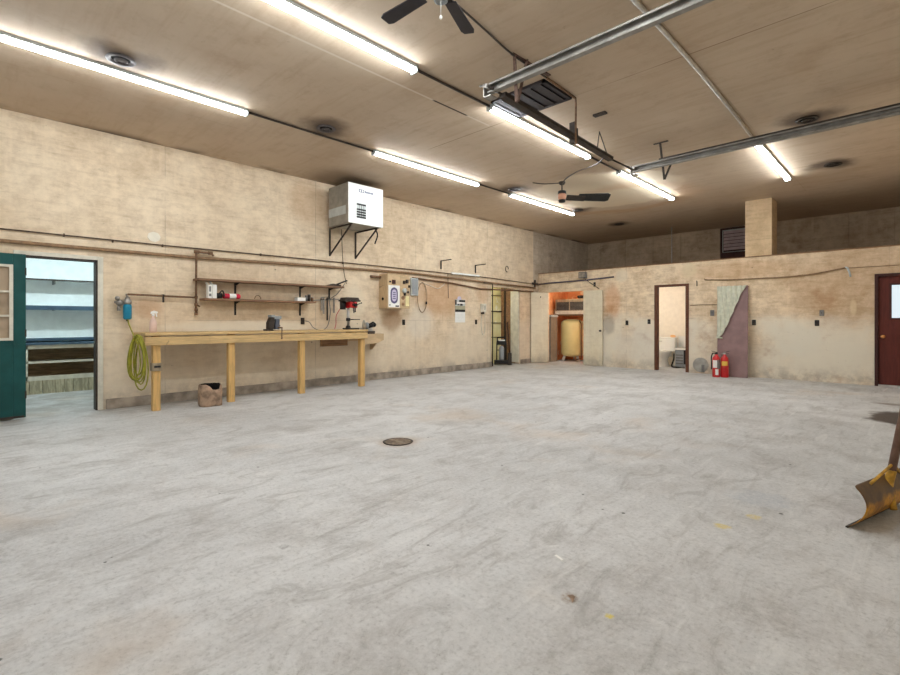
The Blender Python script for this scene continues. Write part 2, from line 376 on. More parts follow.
def insulation(name, a, b, patch):
    m = Mat(name, .9); nz = m.noise(3, 5, .65)
    col = m.mix(m.ramp(nz, .35, .65), a, b)
    col = m.mix(m.ramp(m.noise(5, 3, .5, m.mapped((1,1,.8), loc=(3,3,3))), .60, .66), col, patch)
    return m.out(col, nz, .4, .03)
M['insul_yellow'] = insulation('yellow_insulation', srgb(242,234,180), srgb(230,218,156), srgb(246,242,220))
M['insul_orange'] = insulation('orange_insulation', srgb(244,174,120), srgb(228,142,92), srgb(246,220,180))
def blade_mat():
    m = Mat('worn_yellow_blade', .5, .15, .4)
    X, Y, Z = m.xyz()
    col = m.mix(m.ramp(m.noise(6, 5, .7), .42, .60), srgb(206,146,36), srgb(140,92,36))
    col = m.mix(m.mul(m.ramp(m.mul(Z, m.mul(m.noise(9, 4), .1), 'ADD'), .19, .23), .85), col, srgb(84,68,56))
    col = m.mix(m.ramp(m.mul(Z, m.mul(m.noise(9, 4), .05), 'ADD'), .04, .08, .85, 0), col, srgb(78,64,54))
    return m.out(col, m.noise(20, 4), .1)
M['blade'] = blade_mat()
M['yellow'] = plain('yellow_bracket', srgb(186,142,54), .55, 0, .35, 25)
M['shaft'] = plain('worn_wood_shaft', srgb(112,86,72), .6, 0, .25, 14)
LED = 80.
M['led'] = glow('led_diffuser', (.90, .96, 1, 1), LED)
M['fill_cold'] = glow('cold_fill_diffuser', (.78, .95, 1, 1), 70)
M['fill_warm'] = glow('warm_fill_bulb', (1, .97, .93, 1), 330)
M['fill_alcove'] = glow('alcove_fill_bulb', (.92, .95, 1, 1), 130)
M['fill_closet'] = glow('closet_fill_bulb', (1, .88, .72, 1), 210)

# ------------------------------------------------------------------ setting
XL, YB, ZC, XR, YF, YL = -7.85, 11.72, 3.74, .62, -1.25, 14.64
T = .15
struct(MB().box(-10.95, XR+.2, YF-.2, YL+.2, -.2, 0), 'floor', M['floor'])
struct(MB().box(XL-T, XR+.2, YF-.2, YL+.2, ZC, ZC+.15), 'ceiling', M['ceiling'])
D0, D1, DZ = .45, 1.285, 2.005          # doorway to the side room
A0, A1, AZ = 9.57, 10.80, 2.07          # service alcove
m = MB()
m.box(XL-T, XL, YF-.2, D0, 0, ZC).box(XL-T, XL, D0, D1, DZ, ZC).box(XL-T, XL, D1, A0, 0, ZC)
m.box(XL-T, XL, A0, A1, AZ, ZC).box(XL-T, XL, A1, 11.45, 0, ZC)
struct(m, 'wall_left', M['wall_left'])
struct(MB().box(XL-T, XL, 11.45, YL+.15, 0, ZC), 'wall_loft_left', M['loft_grey'])
# partition across the rear of the shop
C0, C1 = -7.56, -6.40; B0, B1 = -4.50, -3.80; R0, R1 = -.50, .40
m = MB(); PT = 2.54; y0, y1 = YB, YB+.12
m.box(XL, C0, y0, y1, 0, PT).box(C0, C1, y0, y1, 2.0, PT).box(C1, B0, y0, y1, 0, PT).box(B0, B1, y0, y1, 2.0, PT)
m.box(B1, R0, y0, y1, 0, PT).box(R0, R1, y0, y1, 2.0, PT).box(R1, XR, y0, y1, 0, PT)
struct(m, 'wall_back', M['wall_back'])
struct(MB().box(XL, XR, y1, YL, 2.40, 2.52), 'loft_floor', M['loft'])
struct(MB().box(XL-T, XR+.15, YL, YL+.15, 2.3, ZC), 'wall_loft_back', M['loft'])
for x in (-7.45, -6.6, -5.75, -4.95, -1.2, -.2): struct(MB().box(x, x+.05, YL-.03, YL, 2.52, ZC), 'trim_7', M['loft'])
struct(MB().box(-2.62, -2.14, YB-.004, 12.23, PT, ZC), 'pillar', wall_mat('pillar_board', srgb(222,196,160), srgb(208,180,142), srgb(208,180,142), 'x', .3, 0, lower_z=2.9))
struct(MB().box(XR, XR+.15, YF-.2, YL+.15, 0, ZC), 'wall_right', M['wall_back'])
m = MB().box(XL-T, -6.6, YF-.2, YF-.05, 0, ZC).box(-.9, XR+.15, YF-.2, YF-.05, 0, ZC).box(-6.6, -.9, YF-.2, YF-.05, 3.0, ZC)
struct(m, 'wall_front', M['wall_left'])          # unseen doorway opening added behind the viewer to let fill daylight in
struct(MB().box(XL, XL+.03, D1+.09, A0, 0, .135).box(XL, XL+.03, A1+.03, YB, 0, .12), 'baseboard_left', M['curb'], bev=.008)
# side room
m = MB().box(-10.95, -10.8, -.9, 3.2, 0, 2.7).box(-10.8, XL-T, -1.0, -.9, 0, 2.7).box(-10.8, XL-T, 3.2, 3.3, 0, 2.7).box(-10.95, XL-T, -1.0, 3.3, 2.7, 2.8)
struct(m, 'wall_side_room', M['coldwhite'])
# alcove box lined with insulation, right cheek of bare board
m = MB().box(-8.62, -8.5, A0-.1, A1+.1, 0, 2.3).box(-8.5, XL-T, A0-.1, A0-.0, 0, 2.3).box(-8.62, XL-T, A0-.1, A1+.1, 2.3, 2.4)
struct(m, 'wall_alcove', M['insul_yellow'])
struct(MB().box(-8.5, XL-T, A1, A1+.1, 0, 2.3), 'wall_alcove_cheek', M['oldwood'])
for z, t in ((1.89, .018), (1.44, .03), (1.12, .018), (.72, .015)): struct(MB().box(-8.5, -8.47, A0, A1, z, z+t), 'trim_8', M['dark'])
struct(MB().box(-8.36, -8.325, A1-.05, A1, 0, 2.2), 'trim_9', M['dark'])
t = thing('added_bulb', 'added unseen bulb on the alcove ceiling over the cart', 'lamp', (-8.25,10.0,2.3)); MB().lathe([(.04,0),(.04,-.03),(.02,-.05)], (-8.25,10.0,2.3), (0,0,1), 14).obj('socket', M['white'], t); MB().sphere((-8.25,10.0,2.21), .04, 14).obj('bulb', M['fill_alcove'], t)  # out-of-view bulb added to brighten the alcove
# closet and washroom behind the partition
m = MB().box(XL, -5.75, 13.25, 13.35, 0, 2.4).box(-5.85, -5.75, y1, 13.25, 0, 2.4).box(XL, XL+.04, y1, 13.25, 0, 2.4)
struct(m, 'wall_closet', M['insul_orange'])
m = MB().box(-5.6, -3.3, 13.35, 13.45, 0, 2.4).box(-5.6, -5.5, y1, 13.35, 0, 2.4).box(-3.4, -3.3, y1, 13.35, 0, 2.4)
struct(m, 'wall_washroom', M['warmwhite'])
# doorway casings
m = MB().box(XL-T, XL+.012, D1-.02, D1, 0, DZ).box(XL-T, XL+.012, D0, D1, DZ-.02, DZ)
struct(m, 'trim_1', M['dark'])
struct(MB().box(XL, XL+.02, D1, D1+.06, 0, DZ+.05).box(XL, XL+.02, D0, D1, DZ, DZ+.05), 'trim_2', M['offwhite'], bev=.004)
m = MB()
for x0, x1 in ((B0-.03, B0+.03), (B1-.02, B1+.05)): m.box(x0, x1, YB-.02, y1+.01, 0, 2.0)
m.box(B0-.03, B1+.05, YB-.02, y1+.01, 2.0, 2.05)
struct(m, 'trim_3', M['brown'], bev=.005)
m = MB().box(R0-.05, R0, YB-.02, y1+.01, 0, 2.0).box(R0-.05, R1+.05, YB-.02, y1+.01, 2.0, 2.05).box(R1, R1+.05, YB-.02, y1+.01, 0, 2.0)
struct(m, 'trim_4', plain('dark_brown_trim', srgb(66,36,32), .55), bev=.005)
struct(MB().box(XL+.0, XR, YB-.03, YB+.13, PT, PT+.015), 'trim_5', M['oldwood'])

# green door folded back flat against the wall, half glazed
gx0, gx1 = XL+.035, XL+.08
wy0, wy1, wz0, wz1 = -.30, .445, .96, 1.87
m = MB().box(gx0, gx1, -.46, wy0, .02, DZ).box(gx0, gx1, wy1, .56, .02, DZ).box(gx0, gx1, wy0, wy1, .02, wz0).box(gx0, gx1, wy0, wy1, wz1, DZ)
door = struct(m, 'door_1', M['green'], bev=.004)
m = MB()
for a, b in ((wy0, wy0+.035), (wy1-.035, wy1)): m.box(gx0-.004, gx1+.012, a, b, wz0, wz1)
for a in (wz0, wz0+.285, wz0+.575, wz1-.03): m.box(gx0-.004, gx1+.012, wy0+.035, wy1-.035, a, a+.03 if a in (wz0, wz1-.03) else a+.022)
wf = m.obj('window_frame', M['offwhite'], door)
MB().box(gx0+.018, gx0+.024, wy0+.03, wy1-.03, wz0+.02, wz1-.02).obj('pane', M['frosted'], wf)
for z in (.25, 1.0, 1.75): MB().box(gx0-.02, gx1+.005, .55, .565, z, z+.09).obj('hinge', M['dark'], door)
MB().box(gx1, gx1+.006, -.46, .545, .02, .045).obj('kick_strip', M['dark'], door); MB().box(gx1, gx1+.004, -.46, .545, .90, .912).obj('mid_rail_joint', M['green'], door)
# red half-glazed door in the partition
m = MB(); a0, a1, b0, b1 = -.33, .23, 1.235, 1.85; ya, yb = YB+.03, YB+.075
m.box(R0, a0, ya, yb, .03, 2.0).box(a1, R1, ya, yb, .03, 2.0).box(a0, a1, ya, yb, .03, b0).box(a0, a1, ya, yb, b1, 2.0)
door = struct(m, 'door_2', M['reddoor'])
m = MB().box(a0-.02, a0+.01, ya-.01, yb, b0-.02, b1+.02).box(a1-.01, a1+.02, ya-.01, yb, b0-.02, b1+.02).box(a0+.01, a1-.01, ya-.01, yb, b0-.02, b0+.01).box(a0+.01, a1-.01, ya-.01, yb, b1-.01, b1+.02)
wf = m.obj('window_frame', M['deepred'], door)
MB().box(a0+.01, a1-.01, ya+.018, ya+.024, b0+.01, b1-.01).obj('pane', M['glass'], wf)
m = MB().lathe([(.034,0),(.034,.008),(.014,.012),(.014,.035),(.028,.045),(.034,.06),(.026,.075),(.0,.078)], (-.435, ya, .905), (0,-1,0), 20)
m.obj('door_knob', M['brass'], door)
MB().box(R0, R1, YB-.03, YB+.06, .0, .03).obj('threshold', M['galv'], door)
# pale closet doors, both standing open
hx, hy = C0+.03, YB-.02; d = Vector((-.60,-.80,0)); w = .50; nrm = Vector((.8,-.6,0))
m = MB().obox(Vector((hx,hy,1.0)) + d*w/2 + nrm*.02, (w, .035, 1.98), d)
door = struct(m, 'door_3', M['cream_door'], bev=.003)
m = MB().obox(Vector((hx,hy,1.86)) + d*.22 + nrm*.043, (.02, .012, .05), d); m.obj('catch', M['dark'], door)
m = MB().box(C1+.02, C1+.56, YB-.075, YB-.04, .012, 1.99)
door = struct(m, 'door_4', M['cream_door'], bev=.003)
m = MB().lathe([(.025,0),(.025,.006),(.01,.01),(.01,.03),(.022,.04),(.024,.055),(.0,.06)], (C1+.515, YB-.075, .93), (0,-1,0), 16)
m.obj('door_knob', M['dark'], door)
for z in (.2, .95, 1.7): MB().box(C1, C1+.03, YB-.045, YB, z, z+.08).obj('hinge', M['dark'], door)
# narrow white door folded inside the alcove
door = struct(MB().box(XL-.28, XL-.01, A1-.045, A1-.01, .04, 2.06), 'door_5', M['offwhite'], bev=.003)
# overhead garage doors behind the camera's side (right wall)
m = MB()
for k in range(5): m.box(XR-.05, XR, 3.45, 7.0, .02+.62*k, .62+.62*k)
struct(m, 'door_6', M['offwhite'], bev=.01)
# louvre up in the loft wall
lx0, lx1, lz0, lz1 = -3.80, -2.9, 3.05, 3.66
lv = struct(MB().box(lx0-.06, lx1+.06, YL-.05, YL, lz0-.4, ZC-.02), 'window_1', M['deepred'])
m = MB().box(lx0, lx0+.015, YL-.08, YL-.05, lz0, lz1).box(lx0, lx1, YL-.08, YL-.05, lz0, lz0+.015).box(lx1-.03, lx1, YL-.08, YL-.05, lz0, lz1).box(lx0, lx1, YL-.08, YL-.05, lz1-.03, lz1)
m.obj('window_frame', M['palegrey'], lv)
m = MB()
for k in range(6):
    z = lz0+.06+k*.09
    m.prism([(lx0+.03, YL-.05, z), (lx0+.03, YL-.085, z), (lx0+.03, YL-.06, z+.075), (lx0+.03, YL-.05, z+.075)], (lx1-lx0-.06, 0, 0))
m.obj('slats', M['louvre'], lv)

# ------------------------------------------------------------------ ceiling lights
def strip(x, y0, y1, label):
    t = thing('strip_light', label, 'ceiling light', (x, (y0+y1)/2, ZC), 'strip lights on the ceiling')
    MB().box(x-.046, x+.046, y0, y1, ZC-.028, ZC).obj('housing', M['palegrey'], t)
    m = MB(); P = []
    for k in range(9):
        a = math.pi*k/8; P.append((x + .032*math.cos(a), y0+.01, ZC-.038 - .028*math.sin(a)))
    P = [(x+.032, y0+.01, ZC-.028)] + P + [(x-.032, y0+.01, ZC-.028)]
    m.prism(P, (0, y1-y0-.02, 0)); m.obj('diffuser', M['led'], t)
    for a, b in ((y0-.006, y0+.01), (y1-.01, y1+.006)): MB().box(x-.046, x+.046, a, b, ZC-.068, ZC).obj('end_cap', M['palegrey'], t)
strip(-5.80, -.02, 2.42, 'white strip light above the green door, beside a sooty round ceiling vent')
strip(-3.60, .74, 3.18, 'white strip light beside the ceiling fan with dark blades')
strip(-5.80, 4.31, 6.67, 'white strip light in front of the boxy wall heater')
strip(-3.60, 4.36, 6.72, 'white strip light running past the dark square ceiling grille')
strip(-5.80, 7.65, 10.10, 'white strip light ending below the far single-blade fan, nearest the loft corner')
strip(-3.60, 7.77, 10.25, 'white strip light starting at the tip of the far garage track')
strip(-1.63, 7.86, 10.22, 'white strip light on the pillar side, beyond the middle of the far garage track')
strip(-1.63, .74, 3.18, 'unseen white strip light, added beside the near garage track, short of the fan')  # out of view, continues the row; added to brighten the near floor
def conduit(name, pts, r, mat, label, cat='conduit', n=8):
    o = MB().tube(pts, r, n).obj(name, mat, None, pts[0]); o['label'] = label; o['category'] = cat; return o
for x, a, b, l in ((-5.80, 2.43, 4.30, 'dark conduit joining the strip light over the green door to the one by the heater'),
                   (-5.80, 6.68, 7.64, 'short dark conduit joining the two strip lights farther along the heater wall'),
                   (-3.60, 3.19, 4.35, 'dark conduit joining the strip light by the fan to the one at the grille'),
                   (-3.60, 6.73, 7.76, 'dark conduit between the grille strip light and the one at the far garage track')):
    conduit('light_conduit', [(x,a,ZC-.018), (x,(a+b)/2,ZC-.02), (x,b,ZC-.018)], .014, M['dark'], l)
P = [(-1.6, 3.2, ZC-.02), (-1.58, 4.1, ZC-.02), (-1.57, 5.0, ZC-.022), (-1.58, 6.0, ZC-.02), (-1.60, 7.0, ZC-.02), (-1.63, 7.85, ZC-.02)]
conduit('light_conduit', spline(P, 4), .02, M['galv'], 'pale ceiling conduit crossing between the two garage tracks to the pillar-side strip light')

# round ceiling vents
VL = ['round sooty ceiling vent between the strip light over the green door and the wall', 'round sooty ceiling vent above and before the wall heater',
      'round ceiling vent at the start of the strip light nearest the loft corner', 'round dark ceiling vent just before the far garage track',
      'round dark ceiling vent beyond the far garage track, beside the pillar-side light', 'dark round ceiling vent closest to the loft',
      'round ceiling vent right behind the far fan']
VL[0] = 'round sooty ceiling vent beside the strip light over the green door'
for (x, y), l in zip(CVENTS, VL):
    t = thing('ceiling_vent', l, 'vent', (x, y, ZC), 'round ceiling vents')
    m = MB(); m.lathe([(.07,0),(.115,0),(.125,-.012),(.115,-.02),(.092,-.018),(.08,-.006)], (x,y,ZC), (0,0,1), 28, False)
    m.obj('rim', M['soot'] if y < 8 and x < -3 else M['dark'], t)
    MB().lathe([(.08,-.004),(.08,-.001)], (x,y,ZC), (0,0,1), 28).obj('opening', M['void'], t)
    m = MB(); m.lathe([(.025,-.018),(.045,-.012),(.058,-.018),(.046,-.024)], (x,y,ZC), (0,0,1), 24, False); m.lathe([(.0,-.024),(.025,-.018)], (x,y,ZC), (0,0,1), 16, False)
    m.obj('cone', M['soot'] if y < 8 and x < -3 else M['dark'], t)
t = MB().box(-2.86, -2.70, 5.45, 5.52, ZC-.02, ZC).obj('ceiling_box', M['dark'], None, (-2.78,5.48,ZC)); t['label'] = 'small dark flat plate alone on the ceiling between the garage tracks'; t['category'] = 'electrical box'

# square return grille
gx0_, gx1_, gy0_, gy1_ = -3.52, -2.80, 4.28, 4.85
t = thing('ceiling_grille', 'large dark square louvred grille on the ceiling beside a strip light', 'vent', (-3.15,4.56,ZC))
m = MB().box(gx0_, gx1_, gy0_, gy0_+.035, ZC-.03, ZC).box(gx0_, gx1_, gy1_-.035, gy1_, ZC-.03, ZC).box(gx0_, gx0_+.035, gy0_, gy1_, ZC-.03, ZC).box(gx1_-.035, gx1_, gy0_, gy1_, ZC-.03, ZC)
m.obj('frame', M['grille'], t)
MB().box(gx0_+.03, gx1_-.03, gy0_+.03, gy1_-.03, ZC-.006, ZC).obj('backing', M['grille'], t)
m = MB()
for k in range(5): m.box(gx0_+.035+.13*k, gx0_+.035+.13*k+.09, gy0_+.035, gy1_-.035, ZC-.026, ZC-.012)
m.obj('slats', M['grille'], t)
# ------------------------------------------------------------------ ceiling fans
def blade(m, c, ang, r0, r1, w0, w1, z, pitch=.12, t=.008):
    u = Vector((math.cos(ang), math.sin(ang), 0)); v = Vector((-u.y, u.x, 0)); v2 = (v*math.cos(pitch) + Vector((0,0,math.sin(pitch)))).normalized()
    c = Vector((c[0], c[1], z)); P = []
    for s_, w in ((r0, w0), (r0+(r1-r0)*.9, w1), (r1, w1*.72)): P.append(c + u*s_ + v2*w/2)
    for s_, w in ((r1, w1*.72), (r0+(r1-r0)*.9, w1), (r0, w0)): P.append(c + u*s_ - v2*w/2)
    m.prism(P, Vector((0,0,t)))
fx, fy, fz = -2.2, 2.17, 3.35
t = thing('ceiling_fan', 'ceiling fan with five dark blades and a pull chain, close to the top edge', 'ceiling fan', (fx,fy,ZC))
MB().lathe([(.07,0),(.075,-.03),(.05,-.06),(.012,-.07),(.012,-.22)], (fx,fy,ZC), (0,0,1), 24).obj('mount', M['offwhite'], t)
MB().lathe([(.03,.14),(.10,.12),(.115,.06),(.10,.0),(.07,-.02)], (fx,fy,fz), (0,0,1), 28).obj('motor', M['offwhite'], t)
MB().lathe([(.045,-.02),(.05,-.05),(.045,-.085),(.036,-.09),(.03,-.078),(.0,-.075)], (fx,fy,fz), (0,0,1), 28).obj('light_socket', M['grey'], t)
for a in (184, 112, 40, 328, 256):
    m = MB(); blade(m, (fx,fy), math.radians(a), .16, .535, .085, .105, fz); b = m.obj('blade', M['fan'], t)
    m = MB(); an = math.radians(a); u = Vector((math.cos(an), math.sin(an), 0))
    m.bar(Vector((fx,fy,fz+.015))+u*.09, Vector((fx,fy,fz+.015))+u*.22, .035, .008); m.obj('blade_iron', M['brass'] if a == 184 else M['dark'], b)
m = MB().cyl((fx+.02,fy-.02,fz-.08), (fx+.02,fy-.02,fz-.20), .002, 6); m.sphere((fx+.02,fy-.02,fz-.21), .01, 10, (1,1,1.4)); m.obj('pull_chain', M['white'], t)
fx, fy, fz = -4.656, 7.714, 3.46
t = thing('ceiling_fan', 'far ceiling fan with one long black blade on a pinkish motor', 'ceiling fan', (fx,fy,ZC))
MB().lathe([(.06,0),(.06,-.02),(.04,-.05),(.012,-.06),(.012,-.17)], (fx,fy,ZC), (0,0,1), 20).obj('mount', M['dark'], t)
MB().lathe([(.05,.12),(.072,.11),(.075,.06)], (fx,fy,fz), (0,0,1), 24).obj('motor_cap', M['black'], t)
MB().lathe([(.07,.06),(.074,.0),(.06,-.05)], (fx,fy,fz), (0,0,1), 24).obj('motor', plain('faded_pink_motor', srgb(206,150,122), .5), t)
MB().lathe([(.065,-.05),(.06,-.09),(.03,-.10)], (fx,fy,fz), (0,0,1), 20).obj('switch_cap', M['black'], t)
an = math.radians(46); u = Vector((math.cos(an), math.sin(an), 0)); v = Vector((-u.y, u.x, 0)); c = Vector((fx,fy,fz))
m = MB(); blade(m, (fx,fy), an, .30, .88, .17, .22, fz-.0, -.46); b = m.obj('blade', M['black'], t)
m = MB(); m.bar(c+u*.08+Vector((0,0,-.005)), c+u*.42+Vector((0,0,-.02)), .13, .012, Vector((0,0,1))*.85+v*.5); m.obj('blade_iron', M['dark'], b)
conduit('fan_wire', spline([(-5.05,7.35,ZC-.01), (-4.9,7.5,ZC-.03), (-4.66,7.70,ZC-.02)], 5), .008, M['dark'], 'thin dark wire on the ceiling running to the far single-blade fan', 'wire')
conduit('fan_wire', spline([(-2.95,6.0,3.40), (-3.3,6.4,3.45), (-3.9,6.95,3.6), (-4.45,7.5,ZC-.03), (-4.64,7.69,ZC-.05)], 6), .01, M['dark'], 'dark wire drooping from the angle bar to the far fan mount', 'wire')
conduit('fan_wire', spline([(-2.52,2.0,ZC-.02), (-2.55,2.35,ZC-.06), (-2.6,2.75,ZC-.045), (-2.68,3.2,ZC-.02), (-2.74,3.66,ZC-.02), (-2.75,4.2,ZC-.02), (-2.77,4.86,ZC-.02)], 6), .009, M['dark'], 'dark wire from the five-blade fan along the ceiling to the square grille', 'wire')

# ------------------------------------------------------------------ overhead door tracks
def track(y, x0, label, hang_x, short=False):
    z0, z1 = 3.375, 3.465
    t = thing('garage_door_track', label, 'door track', (x0, y, z0), 'overhead garage door tracks')
    pr = [(0,0),(.055,0),(.055,.018),(.048,.018),(.048,.008),(.008,.008),(.008,.036),(.016,.042),(.016,.048),(.008,.054),(.008,.082),(.048,.082),(.048,.072),(.055,.072),(.055,.09),(0,.09)]
    MB().prism([(x0, y+.05-a, z0+b) for a, b in pr], (XR-.06-x0, 0, 0)).obj('rail', M['track'], t)
    MB().box(x0+.35, XR-.06, y+.03, y+.07, z1, z1+.006).box(x0+.35, XR-.06, y+.064, y+.07, z1, z1+.045).obj('stiffener_angle', M['dark'], t)
    m = MB().box(x0-.03, x0+.06, y-.03, y+.07, z0-.045, z0-.035).box(x0-.03, x0-.02, y-.03, y+.07, z0-.045, z1).cyl((x0+.02,y+.07,z0+.05),(x0+.02,y-.05,z0+.05),.022,14)
    m.cyl((x0-.02,y+.02,z0+.08),(x0-.12,y+.03,z0+.12),.012,10); m.obj('end_bracket', M['steel'], t)
    h = MB()
    if short:
        h.bar((hang_x-.06,y+.08,ZC), (hang_x,y+.08,3.2), .03, .006, (0,1,0)); h.bar((hang_x+.12,y+.08,z1), (hang_x,y+.08,3.2), .03, .006, (0,1,0)); h.bar((hang_x-.15,y+.08,ZC-.005),(hang_x+.05,y+.08,ZC-.005),.03,.01)
    else:
        h.bar((-2.75,3.70,ZC), (-2.585,y-.02,3.18), .035, .006, (0,1,0)); h.bar((-2.72,3.86,ZC), (-2.585,y+.0,3.18), .035, .006, (0,1,0)); h.bar((-2.75,3.66,ZC-.006),(-2.72,4.26,ZC-.006),.035,.012)
    h.obj('hanger', M['dark'] if short else M['rustdark'], t)
track(3.53, -2.94, 'grey overhead door track hung beside the square ceiling grille', -2.6)
track(6.90, -2.98, 'grey overhead door track with V hanger passing over the pillar-side strip light', -2.56, True)
t = thing('angle_bar', 'long dark steel angle bar bridging the two garage track ends', 'steel bar', (-2.85,3.6,3.38))
MB().prism([(-2.87,3.62,3.33),(-2.79,3.62,3.33),(-2.79,3.62,3.337),(-2.797,3.62,3.337),(-2.797,3.62,3.368),(-2.79,3.62,3.368),(-2.79,3.62,3.375),(-2.87,3.62,3.375)], (-.09,2.45,0)).obj('bar', M['dark'], t)
MB().tube([(-2.93,6.05,3.36),(-2.96,6.85,3.40)], .012, 8).obj('end_rod', M['dark'], t); MB().tube([(-2.88,3.45,3.40),(-2.84,3.7,3.36)], .012, 8).obj('end_rod', M['dark'], t)
m = MB().box(-2.92,-2.84,5.0,5.06,3.28,3.45).box(-2.92,-2.84,5.0,5.02,3.44,3.52); m.obj('clip', M['dark'], t)
m = MB().tube([(-2.94,5.72,3.38),(-3.05,6.0,ZC-.005)], .007, 6); m.tube([(-2.94,6.02,3.38),(-3.05,6.0,ZC-.005)], .007, 6); m.obj('hanger', M['dark'], t)
t = MB().tube([(-2.75,4.25,ZC-.02),(-2.77,4.88,ZC-.02),(-2.79,4.92,ZC-.06),(-2.79,4.92,3.22)], .012, 8).obj('hanging_conduit', M['rust'], None, (-2.77,4.9,ZC))
t['label'] = 'thin conduit along the square grille that drops straight down at its corner'; t['category'] = 'conduit'

# ------------------------------------------------------------------ wall pipes (left wall)
def wy(y, z, off=.03): return (XL+off, y, z)
t = MB().tube([wy(-1.0,2.145,.035)] + [wy(y, z, .035) for y, z in ((.33,2.15),(2.4,2.15),(3.85,2.18),(6.8,2.225))] + [wy(8.3,2.19,.035), wy(10.1,2.15,.035), wy(11.5,2.13,.035)], .024, 10).obj('wall_pipe', M['pipe'], None, wy(3,2.15))
t['label'] = 'thick tan pipe running the length of the bench wall, lower of the two long pipes'; t['category'] = 'pipe'
t = MB().tube([wy(y, z, .025) for y, z in ((-1.0,2.30),(2.0,2.29),(3.85,2.298),(5.75,2.306),(9.5,2.29),(11.4,2.24))], .009, 8).obj('wall_conduit', M['condt'], None, wy(3,2.3))
m = MB()
t['label'] = 'thin dark conduit running the length of the bench wall above the thick tan pipe'; t['category'] = 'conduit'
for y, z in ((.93,2.295),(1.45,2.28),(2.05,2.285),(3.5,2.297),(5.1,2.298)): MB().box(XL, XL+.038, y-.008, y+.008, z-.018, z+.018).obj('clip', M['condt'], t)
t = MB().tube([wy(6.85,2.12),wy(8.0,2.08),wy(9.1,1.99),wy(9.6,2.0),wy(11.4,2.02)], .02, 8).obj('wall_pipe', M['rust'], None, wy(7,2.1))
t['label'] = 'rusty pipe below the two long pipes, passing over the alcove opening'; t['category'] = 'pipe'
t = MB().tube([wy(9.2,2.15,.05),wy(9.52,2.15,.05),wy(9.56,2.12,.05),wy(9.56,1.3,.05),wy(9.56,.02,.05)], .014, 8).obj('wall_pipe', M['dark'], None, wy(9.5,2.1))
t['label'] = 'thin dark pipe going down the edge of the alcove opening beside the telephone'; t['category'] = 'pipe'
# air line: riser, side branch, fittings
t = thing('air_line', 'rusty air pipe dropping beside the wall shelves, branching to the blue filter', 'pipe', wy(2.49,1.28))
MB().tube([wy(2.74,2.20,.06),wy(2.70,2.235,.07),wy(2.53,2.235,.07),wy(2.49,2.21,.07),wy(2.49,1.7,.06),wy(2.49,1.28,.06)], .016, 8).obj('riser', M['rust'], t)
MB().tube([wy(2.49,1.545,.06),wy(1.62,1.56,.06),wy(1.60,1.54,.07)], .014, 8).obj('branch', M['rust'], t)
for z in (1.30,1.36,1.44,1.55):
    m = MB().cyl(wy(2.49,z-.02,.06), wy(2.49,z+.02,.06), .024, 10)
    if z == 1.44: m.cyl(wy(2.49,1.44,.06), wy(2.53,1.41,.1), .013, 8)
    m.obj('collar', M['rust'], t)
for a, b in ((2.72,2.66),(2.53,2.46)): MB().cyl(wy(a,2.235,.07), wy(b,2.235,.07), .025, 10).obj('elbow', M['rust'], t)
m = MB().bar(wy(2.05,1.56,.0), wy(2.05,1.56,.08), .02, .03); m.box(XL+.05,XL+.075,2.04,2.06,1.46,1.56); m.obj('clamp', M['dark'], t)
t = thing('air_filter', 'blue air filter bowl with metal regulator at the end of the air pipe', 'air filter', wy(1.6,1.2,.08))
cx, cy = XL+.09, 1.605
MB().lathe([(.0,0),(.035,.002),(.05,.02),(.052,.18),(.045,.21)], (cx,cy,1.21), (0,0,1), 24).obj('bowl', M['blue'], t)
MB().lathe([(.045,0),(.05,.02),(.05,.06),(.03,.075),(.03,.10)], (cx,cy,1.42), (0,0,1), 20).obj('head', M['steel'], t)
m = MB().sphere((cx,cy-.09,1.44), .045, 14); m.cyl((cx,cy-.05,1.45),(cx,cy-.15,1.45),.018,10); m.cyl((cx,cy-.10,1.40),(cx,cy-.10,1.33),.02,10); m.sphere((cx+.02,cy-.12,1.50),.03,12); m.cyl((cx,cy,1.52),(cx-.04,cy,1.56),.015,8)
m.obj('regulator', M['steel'], t)
MB().cyl((cx,cy,1.19),(cx,cy,1.22),.014,8).obj('drain_valve', M['dark'], t)
# hose
hcx, hcy = -7.06, 1.575; dx, dy = .716, .698
pts = [(cx, cy, 1.24), (cx+.12, cy-.01, 1.16), (-7.40, 1.58, 1.06), (-7.17, 1.56, .98)]
loop = []
random.seed(3)
for k in range(8):
    w = .10 + random.uniform(-.045,.045); top = 1.0 + random.uniform(-.04,.03); bot = .37 + random.uniform(-.06,.14); off = (k-2.5)*.016; ph = random.uniform(-.035,.035)
    for i in range(20):
        a = 2*math.pi*i/20; prof = math.sin(a)*w*(.55+.45*(1-math.cos(a))/2) + ph
        z = (top+bot)/2 + (top-bot)/2*math.cos(a)
        loop.append(Vector((hcx + dx*prof - dy*off*-1, hcy + dy*prof - dx*off, z)))
loop.append(Vector((hcx+.02, hcy-.02, .93)))
t = MB().tube(spline([Vector(p) for p in pts], 6)[:-1] + loop, .0085, 8).obj('air_hose', M['hose'], None, (hcx,hcy,.3))
t['label'] = 'yellow-green coiled air hose hanging at the bench end from the blue filter'; t['category'] = 'hose'

